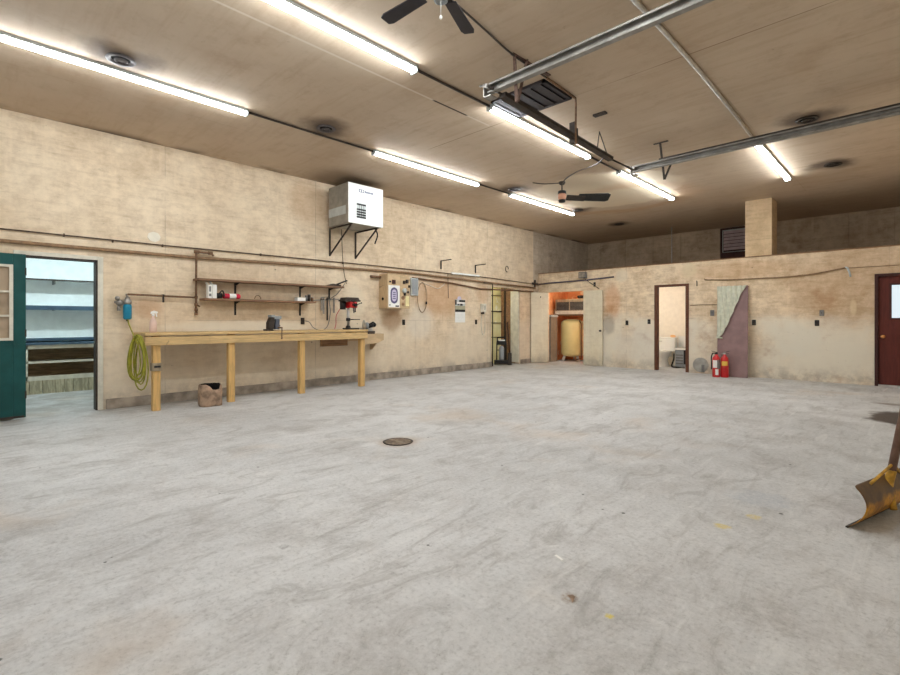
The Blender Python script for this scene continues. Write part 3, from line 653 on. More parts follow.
# ------------------------------------------------------------------ workbench
bx, bY0, bY1, bz = -7.15, 1.675, 5.19, 1.035
t = thing('workbench', 'long pine workbench with four square legs against the tan wall', 'workbench', (-7.5,3.4,0))
MB().box(XL+.035, bx, bY0, bY1, bz-.035, bz).obj('bench_top', M['pine'], t, bev=.004)
MB().box(bx-.05, bx-.012, bY0, bY1, bz-.165, bz-.052).obj('front_rail', M['pine'], t, bev=.003)
for a, b in ((bY0, bY0+.038), (bY1-.038, bY1)): MB().box(XL+.035, bx-.052, a, b, bz-.16, bz-.042).obj('end_rail', M['pine'], t)
for y in (1.82, 2.79, 3.92, 5.11):
    MB().box(bx-.14, bx-.052, y-.045, y+.045, 0, bz-.042).obj('leg', M['pine_up'], t, bev=.004)
o = MB().box(bx-.16, bx-.035, 1.765, 1.88, .53, .635).obj('socket_box', M['greyboard'], t, bev=.004)
MB().box(bx-.035, bx-.03, 1.785, 1.86, .575, .60).obj('socket', M['black'], o)
MB().box(XL+.005, XL+.05, 4.62, 5.185, .72, .87).obj('wall_cleat', M['oldwood'], t)
# saw shelf past the bench end
t = thing('saw_shelf', 'small plywood wall shelf at the bench end under the mitre saw', 'shelf', (XL,5.5,.72))
MB().box(XL+.005, -7.42, 5.19, 5.76, .925, .945).obj('board', M['ply'], t)
MB().prism([(-7.44,5.19,.74),(-7.44,5.62,.765),(-7.44,5.76,.82),(-7.44,5.76,.925),(-7.44,5.19,.925)], (.018,0,0)).obj('front_skirt', M['ply'], t)
MB().prism([(XL+.005,5.74,.62),(XL+.06,5.74,.62),(-7.45,5.74,.90),(-7.45,5.74,.925),(XL+.005,5.74,.925)], (0,.018,0)).obj('end_gusset', M['ply'], t)
MB().box(XL+.0, XL+.03, 5.19, 5.80, .80, .92).obj('wall_cleat', M['ply'], t)
# mitre saw
sx, sy, sz = -7.55, 5.47, .945
t = thing('mitre_saw', 'small grey and black mitre saw on the plywood shelf past the bench end', 'saw', (sx,sy,sz))
m = MB().lathe([(.12,0),(.12,.03),(.10,.045)], (sx+.02,sy,sz), (0,0,1), 24); m.box(sx-.06,sx+.02,sy-.16,sy+.16,sz+.0,sz+.05); m.obj('base', M['dark'], t)
for a, b in ((-.16,-.02),(.02,.16)): MB().box(sx-.08,sx-.055,sy+a,sy+b,sz+.05,sz+.11).obj('fence', M['galv'], t)
MB().lathe([(.0,-.006),(.11,-.004),(.115,0),(.11,.004),(.0,.006)], (sx+.02,sy-.10,sz+.15), (.3,1,0), 28).obj('saw_blade', M['galv'], t)
m = MB().lathe([(.05,0),(.07,.03),(.07,.05),(.045,.06)], (sx+.02,sy-.07,sz+.15), (.3,1,0), 24); m.obj('guard', M['grey'], t)
m = MB().cyl((sx+.02,sy-.01,sz+.15),(sx+.03,sy+.13,sz+.17),.045,18); m.sphere((sx+.03,sy+.13,sz+.17),.045,14); m.obj('motor', M['black'], t)
m = MB().tube(spline([(sx-.05,sy+.02,sz+.04),(sx-.08,sy+.02,sz+.14),(sx-.02,sy+.02,sz+.19)],5),.02,8); m.obj('arm', M['dark'], t)
m = MB().tube(spline([(sx+.06,sy+.02,sz+.19),(sx+.12,sy+.04,sz+.22),(sx+.17,sy+.05,sz+.18),(sx+.14,sy+.05,sz+.14)],5),.014,8); m.obj('handle', M['black'], t)
# bench vice
vx, vy = -7.32, 3.45; z = bz
t = thing('bench_vice', 'dark grey bench vice clamped on the workbench front edge', 'vice', (vx,vy,z))
m = MB().lathe([(.068,0),(.068,.018),(.05,.03)], (vx-.02,vy-0.030,z), (0,0,1), 20); m.box(vx-.08,vx+.04,vy-0.099,vy-0.076,z,z+.025); m.obj('base', M['dark'], t)
m = MB().prism([(vx-.06,vy-0.068,z+.03),(vx-.06,vy+0.015,z+.03),(vx-.06,vy+0.030,z+.17),(vx-.06,vy-0.000,z+.235),(vx-.06,vy-0.023,z+.225),(vx-.06,vy-0.068,z+.13)], (.12,0,0)); m.obj('fixed_body', M['dark'], t, bev=.01)
m = MB().prism([(vx-.05,vy+0.030,z+.025),(vx-.05,vy+0.099,z+.02),(vx-.05,vy+0.106,z+.185),(vx-.05,vy+0.038,z+.195)], (.12,0,0)); m.obj('moving_jaw', M['vice_grey'], t, bev=.008)
m = MB().box(vx-.055,vx+.075,vy-0.038,vy+0.023,z+.215,z+.25).box(vx-.055,vx+.075,vy+0.015,vy+0.129,z+.185,z+.235); m.obj('jaw_plate', M['grey'], t, bev=.004)
m = MB().cyl((vx,vy+0.023,z+.08),(vx,vy+0.137,z+.08),.015,12); m.cyl((vx+.195,vy+0.076,z+.05),(vx+.195,vy+0.076,z-.11),.009,8); m.sphere((vx+.195,vy+0.076,z-.115),.016,10); m.cyl((vx,vy+0.076,z+.05),(vx+.20,vy+0.076,z+.05),.012,8); m.obj('handle', M['rust'], t)
# spray bottle
px_, py_, z = -7.52, 1.855, bz
t = thing('spray_bottle', 'peach pink spray bottle with white trigger head on the workbench', 'bottle', (px_,py_,z))
MB().lathe([(.0,.001),(.042,.0),(.046,.01),(.046,.13),(.036,.165),(.016,.20),(.014,.225)], (px_,py_,z), (0,0,1), 24).obj('bottle', M['pink'], t)
m = MB().lathe([(.018,0),(.018,.03)], (px_,py_,z+.225), (0,0,1), 16); m.prism([(px_-.012,py_-.03,z+.255),(px_-.012,py_+.055,z+.265),(px_-.012,py_+.055,z+.285),(px_-.012,py_+.01,z+.30),(px_-.012,py_-.025,z+.285)], (.024,0,0)); m.bar((px_,py_+.035,z+.265),(px_,py_+.045,z+.215),.014,.006,(1,0,0)); m.obj('trigger_head', M['white'], t)
# drill press
px_, py_ = -7.47, 5.02
t = thing('drill_press', 'black and red benchtop drill press standing on the workbench', 'drill press', (px_,py_,bz))
m = MB().box(px_-.10,px_+.12,py_-.10,py_+.12,bz,bz+.025).lathe([(.05,.025),(.04,.06),(.026,.075)], (px_-.02,py_-.03,bz), (0,0,1), 18); m.obj('base', M['black'], t, bev=.005)
MB().cyl((px_-.02,py_-.03,bz+.05),(px_-.02,py_-.03,bz+0.475),.026,18).obj('column', M['galv'], t)
m = MB().cyl((px_-.02,py_-.03,bz+.155),(px_-.02,py_-.03,bz+.21),.04,16); m.box(px_-.05,px_+.10,py_-.0,py_+.15,bz+.175,bz+.19); m.obj('table', M['black'], t)
m = MB().box(px_-.09,px_+.11,py_-.07,py_+.09,bz+0.395,bz+0.505); m.obj('head', M['red'], t, bev=.015)
m = MB().cyl((px_-.04,py_-.13,bz+0.365),(px_-.04,py_-.13,bz+0.515),.055,18); m.obj('motor', M['black'], t)
m = MB().box(px_-.10,px_+.11,py_-.19,py_+.16,bz+0.510,bz+0.540); m.prism([(px_-.10,py_-.17,bz+0.540),(px_-.10,py_+.14,bz+0.540),(px_-.10,py_+.11,bz+0.585),(px_-.10,py_-.14,bz+0.585)], (.21,0,0)); m.obj('belt_cover', M['dark'], t, bev=.008)
m = MB().lathe([(.02,0),(.02,-.05),(.014,-.06),(.014,-.09)], (px_+.02,py_+.07,bz+0.395), (0,0,1), 14); m.obj('chuck', M['steel'], t)
m = MB().cyl((px_+.11,py_+.03,bz+0.445),(px_+.15,py_+.03,bz+0.445),.03,14)
for a in (20,140,260):
    e = (px_+.15, py_+.03+.12*math.cos(math.radians(a)), bz+0.445+.12*math.sin(math.radians(a))); m.cyl((px_+.145,py_+.03,bz+0.445), e, .007, 8); m.sphere(e, .014, 8)
m.obj('feed_handle', M['black'], t)
m = MB().box(px_+.111,px_+.114,py_-.03,py_+.03,bz+0.435,bz+0.475); m.obj('badge', M['black'], t)
conduit('power_cord', spline([(px_-.1,py_-.15,bz+.38),(px_-.15,py_-.2,bz+.25),(px_-.16,py_-.2,bz+.1),(px_-.17,py_-.22,bz+.01)],5), .006, M['magenta'], 'thin reddish power cord hanging down behind the drill press', 'cord')
# paper bag on the floor
bcx, bcy = -7.12, 2.46
m = MB(); n = 20; rings = []
random.seed(5)
for k, (zz, s_) in enumerate(((0,.95),(.04,1.02),(.14,1.0),(.24,.98),(.29,.93),(.31,.86),(.29,.80),(.14,.78))):
    ring = []
    for i in range(n):
        a = 2*math.pi*i/n; ca, sa = math.cos(a), math.sin(a); q = max(abs(ca), abs(sa))
        r = .138*s_/(q**.92)*(1+random.uniform(-.035,.035)); zz2 = zz
        aa = (a/math.pi + .12) % 2
        if k in (3,4,5,6) and aa < .40: zz2 = zz-(.085 if k > 3 else .05)*math.sin(math.pi*aa/.40)**.5*random.uniform(.85,1.1)
        ring.append((bcx + r*ca*.8, bcy + r*sa, max(0, zz2 + (random.uniform(-.006,.006) if k else 0))))
    rings += ring
fs = [(k*n+i, k*n+(i+1)%n, (k+1)*n+(i+1)%n, (k+1)*n+i) for k in range(7) for i in range(n)]
m.add(rings, fs[:5*n] + [tuple(range(n))[::-1]], True); m.mi = 1; m.f += [list(f) for f in fs[5*n:]]; m.m += [1]*(len(fs)-5*n); m.sm += [True]*(len(fs)-5*n); m.mi = 0
o = thing('paper_bag', 'crumpled brown bag with dark open top on the floor under the workbench', 'bag', (bcx,bcy,0))
m.obj('sack', [M['bag'], M['void']], o); MB().box(bcx-.07,bcx+.07,bcy-.09,bcy+.09,.10,.15).obj('contents', M['void'], o)  # black box and inner faces stand in for the shade inside the bag

# ------------------------------------------------------------------ wall shelves with things on them
def shelf(y0, y1, z, label, brackets, depth=.25, uprights=()):
    t = thing('wall_shelf', label, 'shelf', wy((y0+y1)/2, z, 0), 'wooden wall shelves over the workbench')
    MB().box(XL+.012, XL+depth, y0, y1, z-.032, z).obj('board', M['shelfwood'], t, bev=.003)
    for y in brackets:
        m = MB().box(XL, XL+.012, y-.014, y+.014, z-.25, z-.022)
        m.prism([(XL+.012,y-.004,z-.075),(XL+depth-.05,y-.004,z-.034),(XL+depth-.05,y-.004,z-.022),(XL+.012,y-.004,z-.022)], (0,.008,0)); m.obj('bracket', M['black'], t)
shelf(2.46, 4.98, 1.83, 'longer old wooden wall shelf, upper of the two over the workbench', (3.09, 4.22, 4.81))
shelf(2.55, 4.40, 1.535, 'shorter old wooden wall shelf over the workbench holding small boxes and a red canister', (3.09, 4.22))
z = 1.535; x = XL+.17
for (y, w, h, l) in ((2.635, .048, .20, 'white and black slim carton at the outer end of the wall shelf'), (2.70, .062, .21, 'plain white upright carton beside the slim printed carton on the wall shelf')):
    t = thing('carton', l, 'box', (x,y,z)); MB().box(x-.05,x+.05,y-w/2,y+w/2,z,z+h).obj('box', M['paper'], t)
    if w < .06:
        mm = MB().box(x+.05,x+.0515,y-w/2+.008,y+w/2-.008,z+.03,z+.07).box(x+.05,x+.0515,y-w/2+.01,y+w/2-.012,z+.10,z+.18); mm.obj('print', M['midgrey'], t)
    mm = MB().prism([(x-.045,y-w/2,z+h),(x-.045,y-w/2+.004,z+h),(x-.045,y-w/2-.015,z+h+.04),(x-.045,y-w/2-.019,z+h+.04)], (.09,0,0)); mm.obj('flap', M['paper'], t)
t = thing('spray_nozzle', 'black nozzle gun lying between white carton and red canister on shelf', 'nozzle', (x,2.78,z))
m = MB().cyl((x,2.75,z+.045),(x,2.82,z+.045),.042,16); m.obj('body', M['black'], t)
m = MB().tube(spline([(x+.02,2.78,z+.08),(x+.05,2.81,z+.12),(x+.06,2.83,z+.08),(x+.06,2.84,z+.03)],5),.012,8); m.obj('handle', M['dark'], t)
t = thing('canister', 'red cylinder with a white label lying on the wall shelf', 'canister', (x,2.98,z))
MB().lathe([(.0,0),(.03,0),(.042,.015),(.042,.24),(.03,.26),(.0,.26)], (x,2.84,z+.042), (0,1,0), 24).obj('body', M['magenta'], t)
MB().lathe([(.0428,.09),(.0428,.19)], (x,2.84,z+.042), (0,1,0), 24, False).obj('label', M['paper'], t)
m = MB().tube([(x+.03, 3.373+.05*math.cos(a), z+.01+.045*(1-math.cos(0))+.06*math.sin(a)) for a in [math.pi*k/12 for k in range(13)]], .006, 8)
t = m.obj('wire_loop', M['rust'], None, (x+.03,3.373,z)); t['label'] = 'small arched wire loop standing alone in the middle of the wall shelf'; t['category'] = 'wire'
t = thing('small_box', 'low white box on the inner end of the wall shelf', 'box', (x,4.13,z)); MB().box(x-.05,x+.06,4.055,4.205,z,z+.055).obj('box', M['paper'], t); MB().box(x-.052,x+.062,4.053,4.207,z+.055,z+.065).obj('lid', M['offwhite'], t)
for y, r, h, mt, l in ((4.25,.022,.10,'midgrey','small grey tin next to the low white box on the wall shelf'), (4.305,.026,.12,'dark','small dark jar between the grey tin and the tool handles on the wall shelf'), (4.365,.022,.07,'rust','small rusty tin at the very inner end of the wall shelf')):
    t = thing('tin', l, 'tin', (x,y,z)); MB().lathe([(r,0),(r,h)], (x,y,z), (0,0,1), 16).obj('can', M[mt], t); MB().lathe([(r*1.06,h-.008),(r*1.06,h),(r*.8,h+.006)], (x,y,z), (0,0,1), 16).obj('lid', M['steel'], t)
# tool lying at the end of the upper shelf
t = thing('hand_tool', 'dark long-handled tool lying on the end of the upper wall shelf', 'tool', wy(4.85,1.83,.15))
m = MB().prism([wy(4.62,1.832,.14),wy(4.78,1.875,.14),wy(4.95,1.86,.14),wy(4.95,1.832,.14)], (.05,0,0)); m.obj('head', M['dark'], t)
MB().cyl(wy(4.86,1.86,.165), wy(5.08,1.95,.19), .014, 10).obj('handle', M['black'], t)
# clamps hanging under
t = thing('hanging_rack', 'small metal wall rail with tools hanging between shelves and drill press', 'tool rack', wy(4.75,1.55))
MB().bar(wy(4.42,1.56,.03), wy(5.0,1.60,.05), .012, .02).obj('rail', M['steel'], t)
for y, l in ((4.62,.20),(4.66,.26),(4.74,.38),(4.88,.24)):
    m = MB().box(XL+.05,XL+.062,y-.014,y+.014,1.58-l,1.60); m.cyl(wy(y,1.58,.05), wy(y,1.62,.07), .02, 10); m.obj('tool', M['steel'] if l < .3 else M['dark'], t)
conduit('extension_cord', spline([wy(4.29,1.19,.05),wy(4.36,1.17,.08),wy(4.42,1.08,.1),wy(4.5,1.035,.12),wy(4.62,1.03,.12),wy(4.74,1.12,.08),wy(4.80,1.35,.06),wy(4.80,1.58,.05),wy(4.95,1.70,.06),wy(5.12,1.90,.05)],6), .007, M['midgrey'], 'grey power cord looping from the bench outlet up past the hanging tools', 'cord')
conduit('electric_cable', spline([wy(5.06,2.93,.03),wy(5.08,2.4,.04),wy(5.12,2.1,.03),wy(5.17,1.9,.03)],5), .006, M['dark'], 'thin dark cord dropping from the heater to the wall shelf end', 'cord')

# ------------------------------------------------------------------ heater
hx0, hx1, hy0, hy1, hz0, hz1 = XL+.12, XL+.75, 4.735, 5.49, 2.92, 3.625
t = thing('wall_heater', 'boxy shop heater with white front on black wall brackets', 'heater', (XL+.4,5.1,hz0))
MB().box(hx0, hx1-.006, hy0, hy1, hz0, hz1).obj('casing', M['casing'], t, bev=.006)
fr = MB().box(hx1-.006, hx1, hy0, hy1, hz0, hz1).obj('front_panel', M['white'], t)
MB().box(hx0+.0, hx1-.08, hy0-.004, hy0, hz0+.16, hz0+.31).obj('side_label', M['palegrey'], t)
m = MB().box(hx1-.001, hx1+.003, hy0+.17, hy0+.37, hz0+.10, hz0+.37); vt = m.obj('vent', M['palegrey'], fr)
m = MB()
for k in range(6):
    if k != 4: m.box(hx1+.003, hx1+.009, hy0+.172, hy0+.368, hz0+.105+.045*k, hz0+.133+.045*k)
for k in range(1,4): m.box(hx1+.003, hx1+.008, hy0+.17+.05*k, hy0+.174+.05*k, hz0+.105, hz0+.36)
m.obj('vent_slots', M['black'], fr)
m = MB().box(hx1, hx1+.003, hy0+.22, hy0+.33, hz1-.14, hz1-.085); m.mi = 1
m.box(hx1+.003, hx1+.004, hy0+.235, hy0+.265, hz1-.13, hz1-.095).box(hx1+.003, hx1+.004, hy0+.285, hy0+.315, hz1-.13, hz1-.095); m.mi = 0
random.seed(2); y = hy0+.35
for k in range(9):
    w = random.choice((.014,.018,.012)); h = .03 if k else .042; m.box(hx1, hx1+.003, y, y+w, hz1-.135, hz1-.135+h); y += w+.006
m.obj('lettering', [plain('grey_blue_print', srgb(110,118,140), .6), M['paper']], fr)
for y in (4.82, 5.39):
    m = MB().box(XL, XL+.03, y-.011, y+.011, 2.40, 2.92).box(XL+.03, XL+.74, y-.011, y+.011, 2.895, 2.918); m.bar((XL+.02,y,2.42),(XL+.70,y,2.895),.022,.022); m.obj('bracket', M['dark'], t)
MB().tube(spline([(XL+.3,5.49,3.05),(XL+.28,5.62,3.02),(XL+.2,5.78,2.9),(XL+.14,5.76,2.72)],6), .014, 8).obj('cable', M['black'], t)
t = MB().prism([(XL,1.945+.085*math.cos(a),2.40+.075*math.sin(a)) for a in (.1,.9,1.7,2.5,3.3,4.1,4.9,5.6)], (.012,0,0)).obj('cover_plate', M['plateoff'], None, wy(1.94,2.4,0)); t['label'] = 'pale irregular cover plate on the wall above the long pipes near the doorway'; t['category'] = 'cover plate'

# ------------------------------------------------------------------ plywood control box
kx, ky0, ky1, kz0, kz1 = XL+.28, 5.97, 6.55, 1.445, 2.14
t = thing('control_box', 'plywood wall cupboard with a shield poster on its door', 'cupboard', (XL+.14,6.25,kz0))
MB().box(XL+.0, kx-.02, ky0, ky1, kz0, kz1).obj('body', M['ply'], t, bev=.004)
dr = MB().box(kx-.018, kx, ky0, ky0+.325, kz0, kz1).obj('door', M['ply'], t)
rp = MB().box(kx-.018, kx, ky0+.33, ky1, kz0, kz1).obj('panel', M['ply'], t)
po = MB().box(kx, kx+.004, ky0+.02, ky0+.31, kz0+.02, kz1-.23).obj('poster', M['paper'], dr)
# poster: violet badge outline, lilac field, wording bars, foot marks
def badge(cy, cz, w, h):
    P = []
    for k in range(24):
        a = 2*math.pi*k/24; ca, sa = math.cos(a), math.sin(a); e = .62
        P.append((cy + w*math.copysign(abs(ca)**e, ca), cz + h*math.copysign(abs(sa)**e, sa)*(1.0 if abs(ca) > .2 else 1.08)))
    return P
m = MB(); cy, cz = ky0+.165, kz0+.26
m.prism([(kx+.004, a, b) for a, b in badge(cy, cz, .095, .155)], (.002,0,0)); m.mi = 1
m.prism([(kx+.006, a, b) for a, b in badge(cy, cz, .062, .115)], (.002,0,0)); m.mi = 0
for k in range(4): m.box(kx+.008, kx+.009, cy-.04+.008*(k%2), cy+.04-.006*(k%2), cz-.07+.04*k, cz-.055+.04*k)
m.mi = 2; m.box(kx+.004, kx+.006, ky0+.04, ky0+.07, kz0+.055, kz0+.075).box(kx+.004, kx+.006, ky0+.2, ky0+.29, kz0+.03, kz0+.06)
mp = m.obj('poster_print', [M['violet'], M['lilac'], M['dark']], dr)
m = MB().box(kx, kx+.02, ky0+.11, ky0+.19, kz1-.20, kz1-.12); m.obj('red_knob', M['deepred'], dr)
m = MB().cyl((kx,ky0+.06,kz1-.16),(kx+.02,ky0+.06,kz1-.16),.018,12); m.obj('button', M['black'], dr)
m = MB().cyl((XL+.13,ky0,kz0+.19),(XL+.13,ky0-.01,kz0+.19),.03,14); m.obj('cable_hole', M['void'], t)
m = MB()
for y, z, s_ in ((.42,.54,.022),(.50,.56,.026),(.46,.38,.02),(.44,.30,.022),(.53,.34,.015),(.56,.46,.018)): m.box(kx, kx+.03, ky0+y-s_, ky0+y+s_, kz0+z-s_*1.4, kz0+z+s_*1.4)
m.obj('switches', M['dark'], rp)
m = MB().lathe([(.05,0),(.05,.03),(.03,.05)], (kx,ky0+.43,kz0+.42-.05), (1,0,0), 20); m.obj('dial', M['palegrey'], rp)
m = MB().box(kx, kx+.006, ky0+.47, ky0+.56, kz0+.05, kz0+.26); m.obj('card', plain('pale_yellow_card', srgb(240,226,170), .7), rp)
m = MB().cyl((kx,ky0+.40,kz0+.22),(kx+.012,ky0+.40,kz0+.22),.04,16); m.cyl((kx,ky0+.40,kz0+.09),(kx+.012,ky0+.40,kz0+.09),.03,16); m.obj('cover_discs', M['oldwood'], rp)
t = thing('electrical_panel', 'pale grey flat electrical box close beside the plywood cupboard', 'electrical box', wy(6.9,1.73,0)); MB().box(XL,XL+.05,6.80,7.0,1.74,2.12).obj('box', M['palegrey'], t, bev=.004); MB().box(XL+.05,XL+.056,6.82,6.98,1.76,2.10).obj('cover', M['grey'], t)
MB().cyl(wy(5.72,2.08,.05), wy(5.97,2.08,.05), .025, 10).obj('stub_pipe', M['rust'], None, wy(5.8,2.08), label='short rusty stub pipe entering the side of the plywood cupboard', category='pipe')
# looped cord on the wall
L = []
for k in range(40):
    a = 2*math.pi*k/20; L.append(wy(7.13 + .13*math.sin(a)*(1+.1*(k//20)), 1.70 + .33*math.cos(a) + .012*(k//20), .03+.01*(k//20)))
o = thing('looped_cord', 'thin brown cord hanging in a long loop beside the grey electrical box', 'cord', wy(7.13,2.03)); MB().tube(L, .0045, 6).obj('cord', M['pipe'], o)
MB().cyl(wy(7.25,1.56,.04), wy(7.25,1.62,.04), .02, 8).obj('plug', M['black'], o); MB().cyl(wy(7.13,2.03,0), wy(7.13,2.03,.05), .008, 8).obj('hook', M['dark'], o)
conduit('thin_wire', spline([wy(7.2,2.02,.02),wy(7.4,1.98,.02),wy(7.62,1.93,.02),wy(7.78,2.0,.02),wy(7.85,2.06,.02)],5), .007, M['offwhite'], 'pale thin wire sagging between the looped cord and the hanging switch pull', 'wire')
conduit('pull_cord', [wy(7.93,2.28,.04), wy(7.94,2.0,.04), wy(7.95,1.72,.04)], .006, M['deepred'], 'dark pull cord hanging straight above and before the wall calendar', 'cord')
# outlets
def outlet(face, a, z, label, mat='black', name='outlet', h=.115, w=.07):
    if face == 'L':
        t = thing(name, label, name, (XL,a,z)); b = lambda x0,x1,u0,u1,z0,z1: MB().box(XL+x0,XL+x1,a+u0,a+u1,z+z0,z+z1)
    else:
        t = thing(name, label, name, (a,YB,z)); b = lambda x0,x1,u0,u1,z0,z1: MB().box(a+u0,a+u1,YB-x0,YB-x1,z+z0,z+z1)
    t['group'] = name + ' plates'
    b(0,.012,-w/2,w/2,-h/2,h/2).obj('plate', M[mat], t, bev=.003)
    if name == 'outlet':
        for q in (-.026,.026): b(.012,.016,-.017,.017,q-.016,q+.016).obj('socket', M['dark'], t)
    else: b(.012,.024,-.006,.006,-.012,.012).obj('toggle', M['dark'] if mat != 'black' else M['midgrey'], t)
outlet('L', 4.271, 1.189, 'black wall outlet above the workbench with a grey cord plugged in')
outlet('L', 6.62, 1.16, 'black wall outlet below the plywood cupboard')
outlet('L', 8.97, 1.16, 'black wall outlet between the calendar and the telephone')
outlet('B', -5.213, 1.14, 'black wall outlet midway between the pale closet door and the washroom door')
outlet('B', -4.66, 1.17, 'black light switch plate close beside the washroom door frame', 'black', 'switch')
outlet('B', -2.458, 1.156, 'black wall outlet just past the leaning purple-brown slab')
outlet('B', -1.394, 1.149, 'black wall outlet below a grey switch, toward the red-brown door')
outlet('B', -1.32, 1.344, 'grey switch plate above a black outlet toward the red-brown door', 'midgrey', 'switch')
outlet('B', -3.26, 1.365, 'grey switch box half hidden behind the leaning purple-brown slab', 'midgrey', 'switch', .13, .08)
outlet('B', -6.09, 2.15, 'small black plate above the open closet door', 'black', 'switch', .12, .06)
# calendar
t = thing('wall_calendar', 'hanging wall calendar with dark picture strip and white page', 'calendar', wy(8.38,1.14,0))
yb0, yb1 = 8.21, 8.56
MB().box(XL+.004,XL+.010,yb0,yb1,1.15,1.40).obj('page', M['paper'], t)
m = MB().box(XL+.004,XL+.009,yb0,yb1,1.40,1.70)
m.mi = 1; m.box(XL+.009,XL+.011,yb0,yb1,1.405,1.46).box(XL+.009,XL+.011,yb0+.14,yb1,1.64,1.69).box(XL+.009,XL+.011,yb0,yb0+.05,1.57,1.69).box(XL+.009,XL+.011,yb0+.08,yb0+.15,1.56,1.59).box(XL+.009,XL+.011,yb0+.17,yb0+.26,1.555,1.60)
m.mi = 2; m.box(XL+.009,XL+.011,yb0,yb1,1.46,1.55); m.mi = 3; m.box(XL+.009,XL+.0105,yb0+.06,yb1-.02,1.60,1.64)
m.obj('picture', [M['palegrey'], M['black'], M['olive'], M['paper']], t)
m = MB()
for k in range(5): m.box(XL+.010,XL+.011,yb0+.03,yb1-.03,1.20+.035*k,1.203+.035*k)
m.obj('date_lines', M['palegrey'], t)
MB().lathe([(.0,0),(.07,0),(.07,.003)], wy(8.36,1.71,.004), (1,0,0), 20).obj('hanging_tab', M['lilac'], t)
# telephone
t = thing('telephone', 'cream wall telephone with its cord hanging in a long loop', 'telephone', wy(9.22,1.40,0))
MB().box(XL,XL+.05,9.13,9.32,1.40,1.62).obj('body', M['offwhite'], t, bev=.01)
m = MB().box(XL+.05,XL+.085,9.15,9.21,1.42,1.60); m.obj('handset', M['offwhite'], t, bev=.008); MB().box(XL+.05,XL+.055,9.235,9.262,1.47,1.57).obj('keypad', M['dark'], t)
MB().box(XL+.02,XL+.06,9.14,9.22,1.36,1.41).obj('dial_base', M['dark'], t)
MB().tube(spline([wy(9.16,1.38,.04),wy(9.13,1.15,.03),wy(9.16,.92,.03),wy(9.21,.83,.03),wy(9.27,.92,.03),wy(9.28,1.2,.03),wy(9.24,1.42,.05)],6), .007, 6).obj('cord', M['offwhite'], t)
# bracketed bare fixture
t = thing('wall_lamp', 'white tube fixture below two dark bracket hooks above the calendar', 'wall light', wy(8.55,2.3,0))
MB().box(XL+.05,XL+.10,8.02,9.0,2.285,2.325).obj('tube', M['white'], t, bev=.008)
for y in (8.1, 8.88): MB().box(XL,XL+.05,y,y+.04,2.28,2.33).obj('mount', M['palegrey'], t)
for y, z, l in ((7.73,2.57,'dark angle hook on the wall above the white tube fixture, bench side'), (8.93,2.565,'dark angle hook above the white tube fixture, alcove side')):
    o = MB().bar(wy(y,z-.19,.02), wy(y,z+.01,.02), .025, .02).bar(wy(y,z,.02), wy(y+.03,z+.01,.32), .02, .02).obj('wall_hook', M['dark'], None, wy(y,z)); o['label'] = l; o['category'] = 'hook'
o = MB().tube([wy(10.19+.06*math.cos(a), 2.57+.08*math.sin(a), .03) for a in [2*math.pi*k/20*.85 for k in range(21)]], .009, 6).obj('wire_ring', M['dark'], None, wy(10.19,2.57)); o['label'] = 'small dark wire ring on the wall above the alcove'; o['category'] = 'wire'

# ------------------------------------------------------------------ side room fittings
sr = -10.80
for z, l, th in ((1.90, 'uppermost thin white shelf in the side room', .025), (1.45, 'blue-grey edged shelf in the side room, second from the top', .075), (.905, 'blue-grey edged shelf just over the side room counter', .05)):
    t = thing('storage_shelf', l, 'shelf', (sr+.15,1.2,z), 'wall shelves in the side room')
    MB().box(sr, sr+.28, -.7, 3.1, z-.012, z).obj('board', M['coldwhite'], t)
    MB().box(sr+.28, sr+.30, -.7, 3.1, z-th, z).obj('edge', M['bluegrey'] if th > .03 else M['dark'], t)
    m = MB(); [m.box(sr, sr+.25, y, y+.02, z-.08, z-.012) for y in (.1, 1.12, 2.2)] if z > 1 else m.box(sr, sr+.25, .1, .12, z-.04, z-.012); m.obj('bracket', M['grey'], t)
t = thing('base_cabinet', 'long low open cabinet with white frame and plank plinth in the side room', 'cabinet', (sr+.3,1.2,0))
cf = -10.22
MB().box(sr, cf+.03, -.7, 3.1, .80, .83).obj('counter', M['bluegrey'], t)
m = MB().box(cf-.03,cf,-.7,3.1,.735,.80).box(cf-.03,cf,-.7,3.1,.50,.535).box(cf-.03,cf,-.7,3.1,.22,.29)
for y in (-.7, .70, 2.2): m.box(cf-.03,cf,y,y+.06,.22,.80)
m.obj('face_frame', M['offwhite'], t)
MB().box(sr, cf-.03, -.7, 3.1, .505, .525).box(sr, cf-.03, -.7, 3.1, .23, .25).obj('shelf', M['cabwood'], t)
MB().box(sr, sr+.02, -.7, 3.1, .0, .80).obj('back_panel', M['cabwood'], t)
m = MB(); random.seed(9); y = -.7
while y < 3.05:
    w = random.choice((.12,.16,.2)); m.box(cf-.02-random.uniform(0,.006), cf+.0, y+.003, min(y+w,3.1)-.003, 0, .22); y += w
m.obj('plinth_planks', wood('plinth_plank', srgb(196,186,158), .6, (8,8,1.5)), t)
t = thing('strip_light', 'added unseen cool strip light on the side room ceiling beyond the green door', 'ceiling light', (-9.4,1.2,2.7))  # unseen fixture added to light the side room
MB().box(-9.44,-9.36,.1,2.4,2.67,2.7).obj('housing', M['palegrey'], t); MB().box(-9.43,-9.37,.12,2.38,2.635,2.67).obj('diffuser', M['fill_cold'], t)

